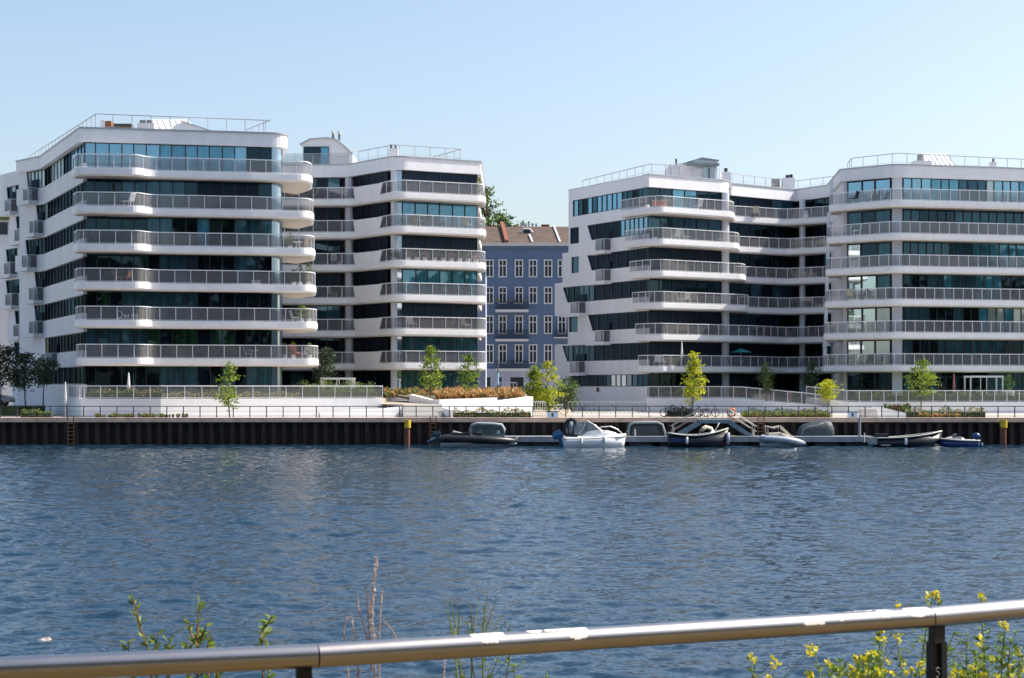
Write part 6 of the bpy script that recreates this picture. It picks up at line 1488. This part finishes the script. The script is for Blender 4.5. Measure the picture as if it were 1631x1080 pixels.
def herb(name, label, base_px, heads, d, headm, hs, stemm, cat, leafm=None, nleaf=0, dd=.35, petals=12, lsz=1.0):
    t = thing(name, label, cat, (WX(base_px[0], d), d, 2.2)); st_ = MB(); hd = MB(); lf = MB(); B = [V(px, 1230, d + rnd.uniform(-dd, dd)) for px in base_px]
    joints = []
    for (px, py) in heads:
        dz = rnd.uniform(-dd, dd); T = V(px, py, d + dz); b0 = min(B, key=lambda v: abs(v.x - T.x)); 
        k = rnd.uniform(.35, .7)
        cand = [j for j in joints if (j - T).length < .22 and j.z < T.z - .015]
        if cand and rnd.random() < .75: a = min(cand, key=lambda j: (j - T).length); st_.tube([a, a.lerp(T, .5) + Vector((0, 0, -.006)), T], [.0016, .0013, .001], stemm, 4, False)
        else:
            m1 = b0.lerp(T, .45) + Vector((rnd.uniform(-.02, .02), 0, 0)); m2 = b0.lerp(T, .8) + Vector((rnd.uniform(-.01, .01), 0, 0)); st_.tube([b0, m1, m2, T], [.0035, .0028, .002, .0012], stemm, 5, False); joints += [m1, m2, m1.lerp(m2, .5), b0.lerp(m1, .7)]
            for _ in range(nleaf):
                q = rnd.uniform(.3, 1); p = b0.lerp(m1, q) if rnd.random() < .12 else m1.lerp(T, q); leafy(lf, p, (rnd.gauss(0, 1), rnd.gauss(0, .6), rnd.uniform(.0, 1)), rnd.uniform(.012, .035) * lsz, leafm)
        hd = MB()
        for _ in range(petals): leafquad(hd, T + Vector((rnd.gauss(0, 1), rnd.gauss(0, 1), rnd.gauss(0, 1))) * hs * .38, hs, headm)
        hd.build('flower_head', t)
    st_.build('stems', t)
    if nleaf: lf.build('leaves', t)
herb('knapweed', 'fine branching knapweed with small brown heads behind the middle of the handrail', (765, 800), [(711, 966), (718, 960), (731, 964), (729, 975), (750, 966), (718, 987), (745, 990), (763, 955), (772, 962), (777, 951), (791, 951), (786, 978), (801, 980), (805, 992), (811, 998), (722, 1003), (741, 1006), (766, 994), (797, 1000), (755, 984), (736, 983)], 5.15, 'bud_brown', .0055, 'stem_green', 'wild plant', 'leaf_near', 26, .1, 9, .42)
herb('wild_herb', 'green weed tips with yellowish stems under the middle of the handrail', (790, 822), [(768, 1055), (792, 1052), (808, 1050), (832, 1056), (724, 1072), (735, 1078), (779, 1066), (819, 1060), (870, 1075)], 5.1, 'leaf_near', .011, 'stem_green', 'wild plant', 'leaf_near', 9, .1, 7)
yel = [(1196, 1044), (1203, 1051), (1234, 1050), (1240, 1058), (1233, 1062), (1225, 1078), (1291, 1031), (1297, 1036), (1290, 1041), (1288, 1034), (1318, 1056), (1322, 1060), (1286, 1076), (1294, 1074), (1290, 1080)]
herb('yellow_rocket', 'yellow flowering herb at the left of the yellow clump, under the handrail', (1235, 1290, 1325), yel, 5.5, 'petal_yellow', .0145, 'stem_green', 'wild flower', 'leaf_near', 22, .2)
yel2 = [(1400, 1017), (1410, 1018), (1404, 1006), (1364, 1049), (1371, 1046), (1376, 1050), (1383, 1043), (1390, 1040), (1395, 1043), (1360, 1066), (1354, 1062), (1361, 1070), (1378, 1068), (1384, 1074), (1398, 1070), (1406, 1066), (1412, 1068), (1405, 1075), (1420, 1072), (1445, 1072), (1452, 1065), (1432, 1018), (1427, 1012), (1432, 965), (1478, 950), (1486, 947), (1492, 944), (1496, 952), (1352, 1078), (1372, 1080), (1392, 1082), (1465, 1058), (1470, 1070), (1440, 1060), (1415, 1053), (1340, 1070)]
herb('yellow_rocket', 'dense yellow flowering clump just left of the dark handrail post', (1370, 1400, 1440, 1465), yel2, 5.6, 'petal_yellow', .0145, 'stem_green', 'wild flower', 'leaf_near', 30, .25)
yel3 = [(1563, 948), (1566, 954), (1592, 990), (1600, 994), (1602, 1000), (1560, 1014), (1562, 1018), (1558, 1026), (1622, 1034), (1622, 1041), (1545, 1062), (1552, 1064), (1562, 1075), (1568, 1073), (1556, 1078), (1516, 1076), (1520, 1068), (1608, 1060), (1628, 1066), (1590, 1078), (1615, 1078), (1534, 1072), (1580, 1050), (1598, 1040)]
herb('yellow_rocket', 'tall leafy stems with sparse yellow flowers right of the dark handrail post', (1540, 1585, 1620), yel3, 5.7, 'petal_yellow', .0145, 'stem_green', 'wild flower', 'leaf_near', 34, .25)
grn = [(1520, 1008), (1530, 1020), (1542, 1030), (1555, 1040), (1570, 1046), (1585, 1030), (1600, 1056), (1610, 1020), (1532, 1044), (1512, 1030), (1575, 1008), (1540, 1012), (1590, 1014), (1618, 1008), (1453, 1030), (1462, 1020), (1446, 1040), (1455, 1005)]
herb('wild_herb', 'soft low mass of green leaves under the yellow flowers at the lower right', (1350, 1420, 1500, 1580), [(rnd.uniform(1330, 1631), 1050 + abs(rnd.gauss(0, 22))) for _ in range(60)], 5.8, 'leaf_near', .016, 'stem_green', 'wild plant', 'leaf_near', 30, .3, 8)
herb('wild_herb', 'wiry green weed with small leaf clusters around the dark handrail post', (1450, 1560, 1600), grn, 5.65, 'leaf_near', .012, 'stem_green', 'wild plant', 'leaf_near', 30, .2, 8)
# undergrowth on the slope, hidden foot of all those plants
tufts('dry grass on the slope below the handrail', 'grass', lambda: (rnd.uniform(-5, 6), rnd.uniform(5.0, 5.35), 2.55), 300, .25, 'grass_straw', 'grass_green', .4, name='bank_grass', blade=.012)
# drifting litter
x, y = WX(70, 27.7), 27.7; b = MB()
b.loft([[(x - .11, y, .0), (x - .11, y + .03, .0), (x - .11, y, .02)], [(x - .03, y - .05, .0), (x - .03, y + .06, .0), (x - .03, y, .06)], [(x + .09, y - .03, .02), (x + .09, y + .04, .02), (x + .09, y, .08)], [(x + .13, y, .03), (x + .13, y + .02, .03), (x + .13, y, .05)]], 'litter')
tag(b.build('floating_litter', base=(x, y, 0)), 'small pale pink scrap of litter drifting on the water at the lower left', 'litter')
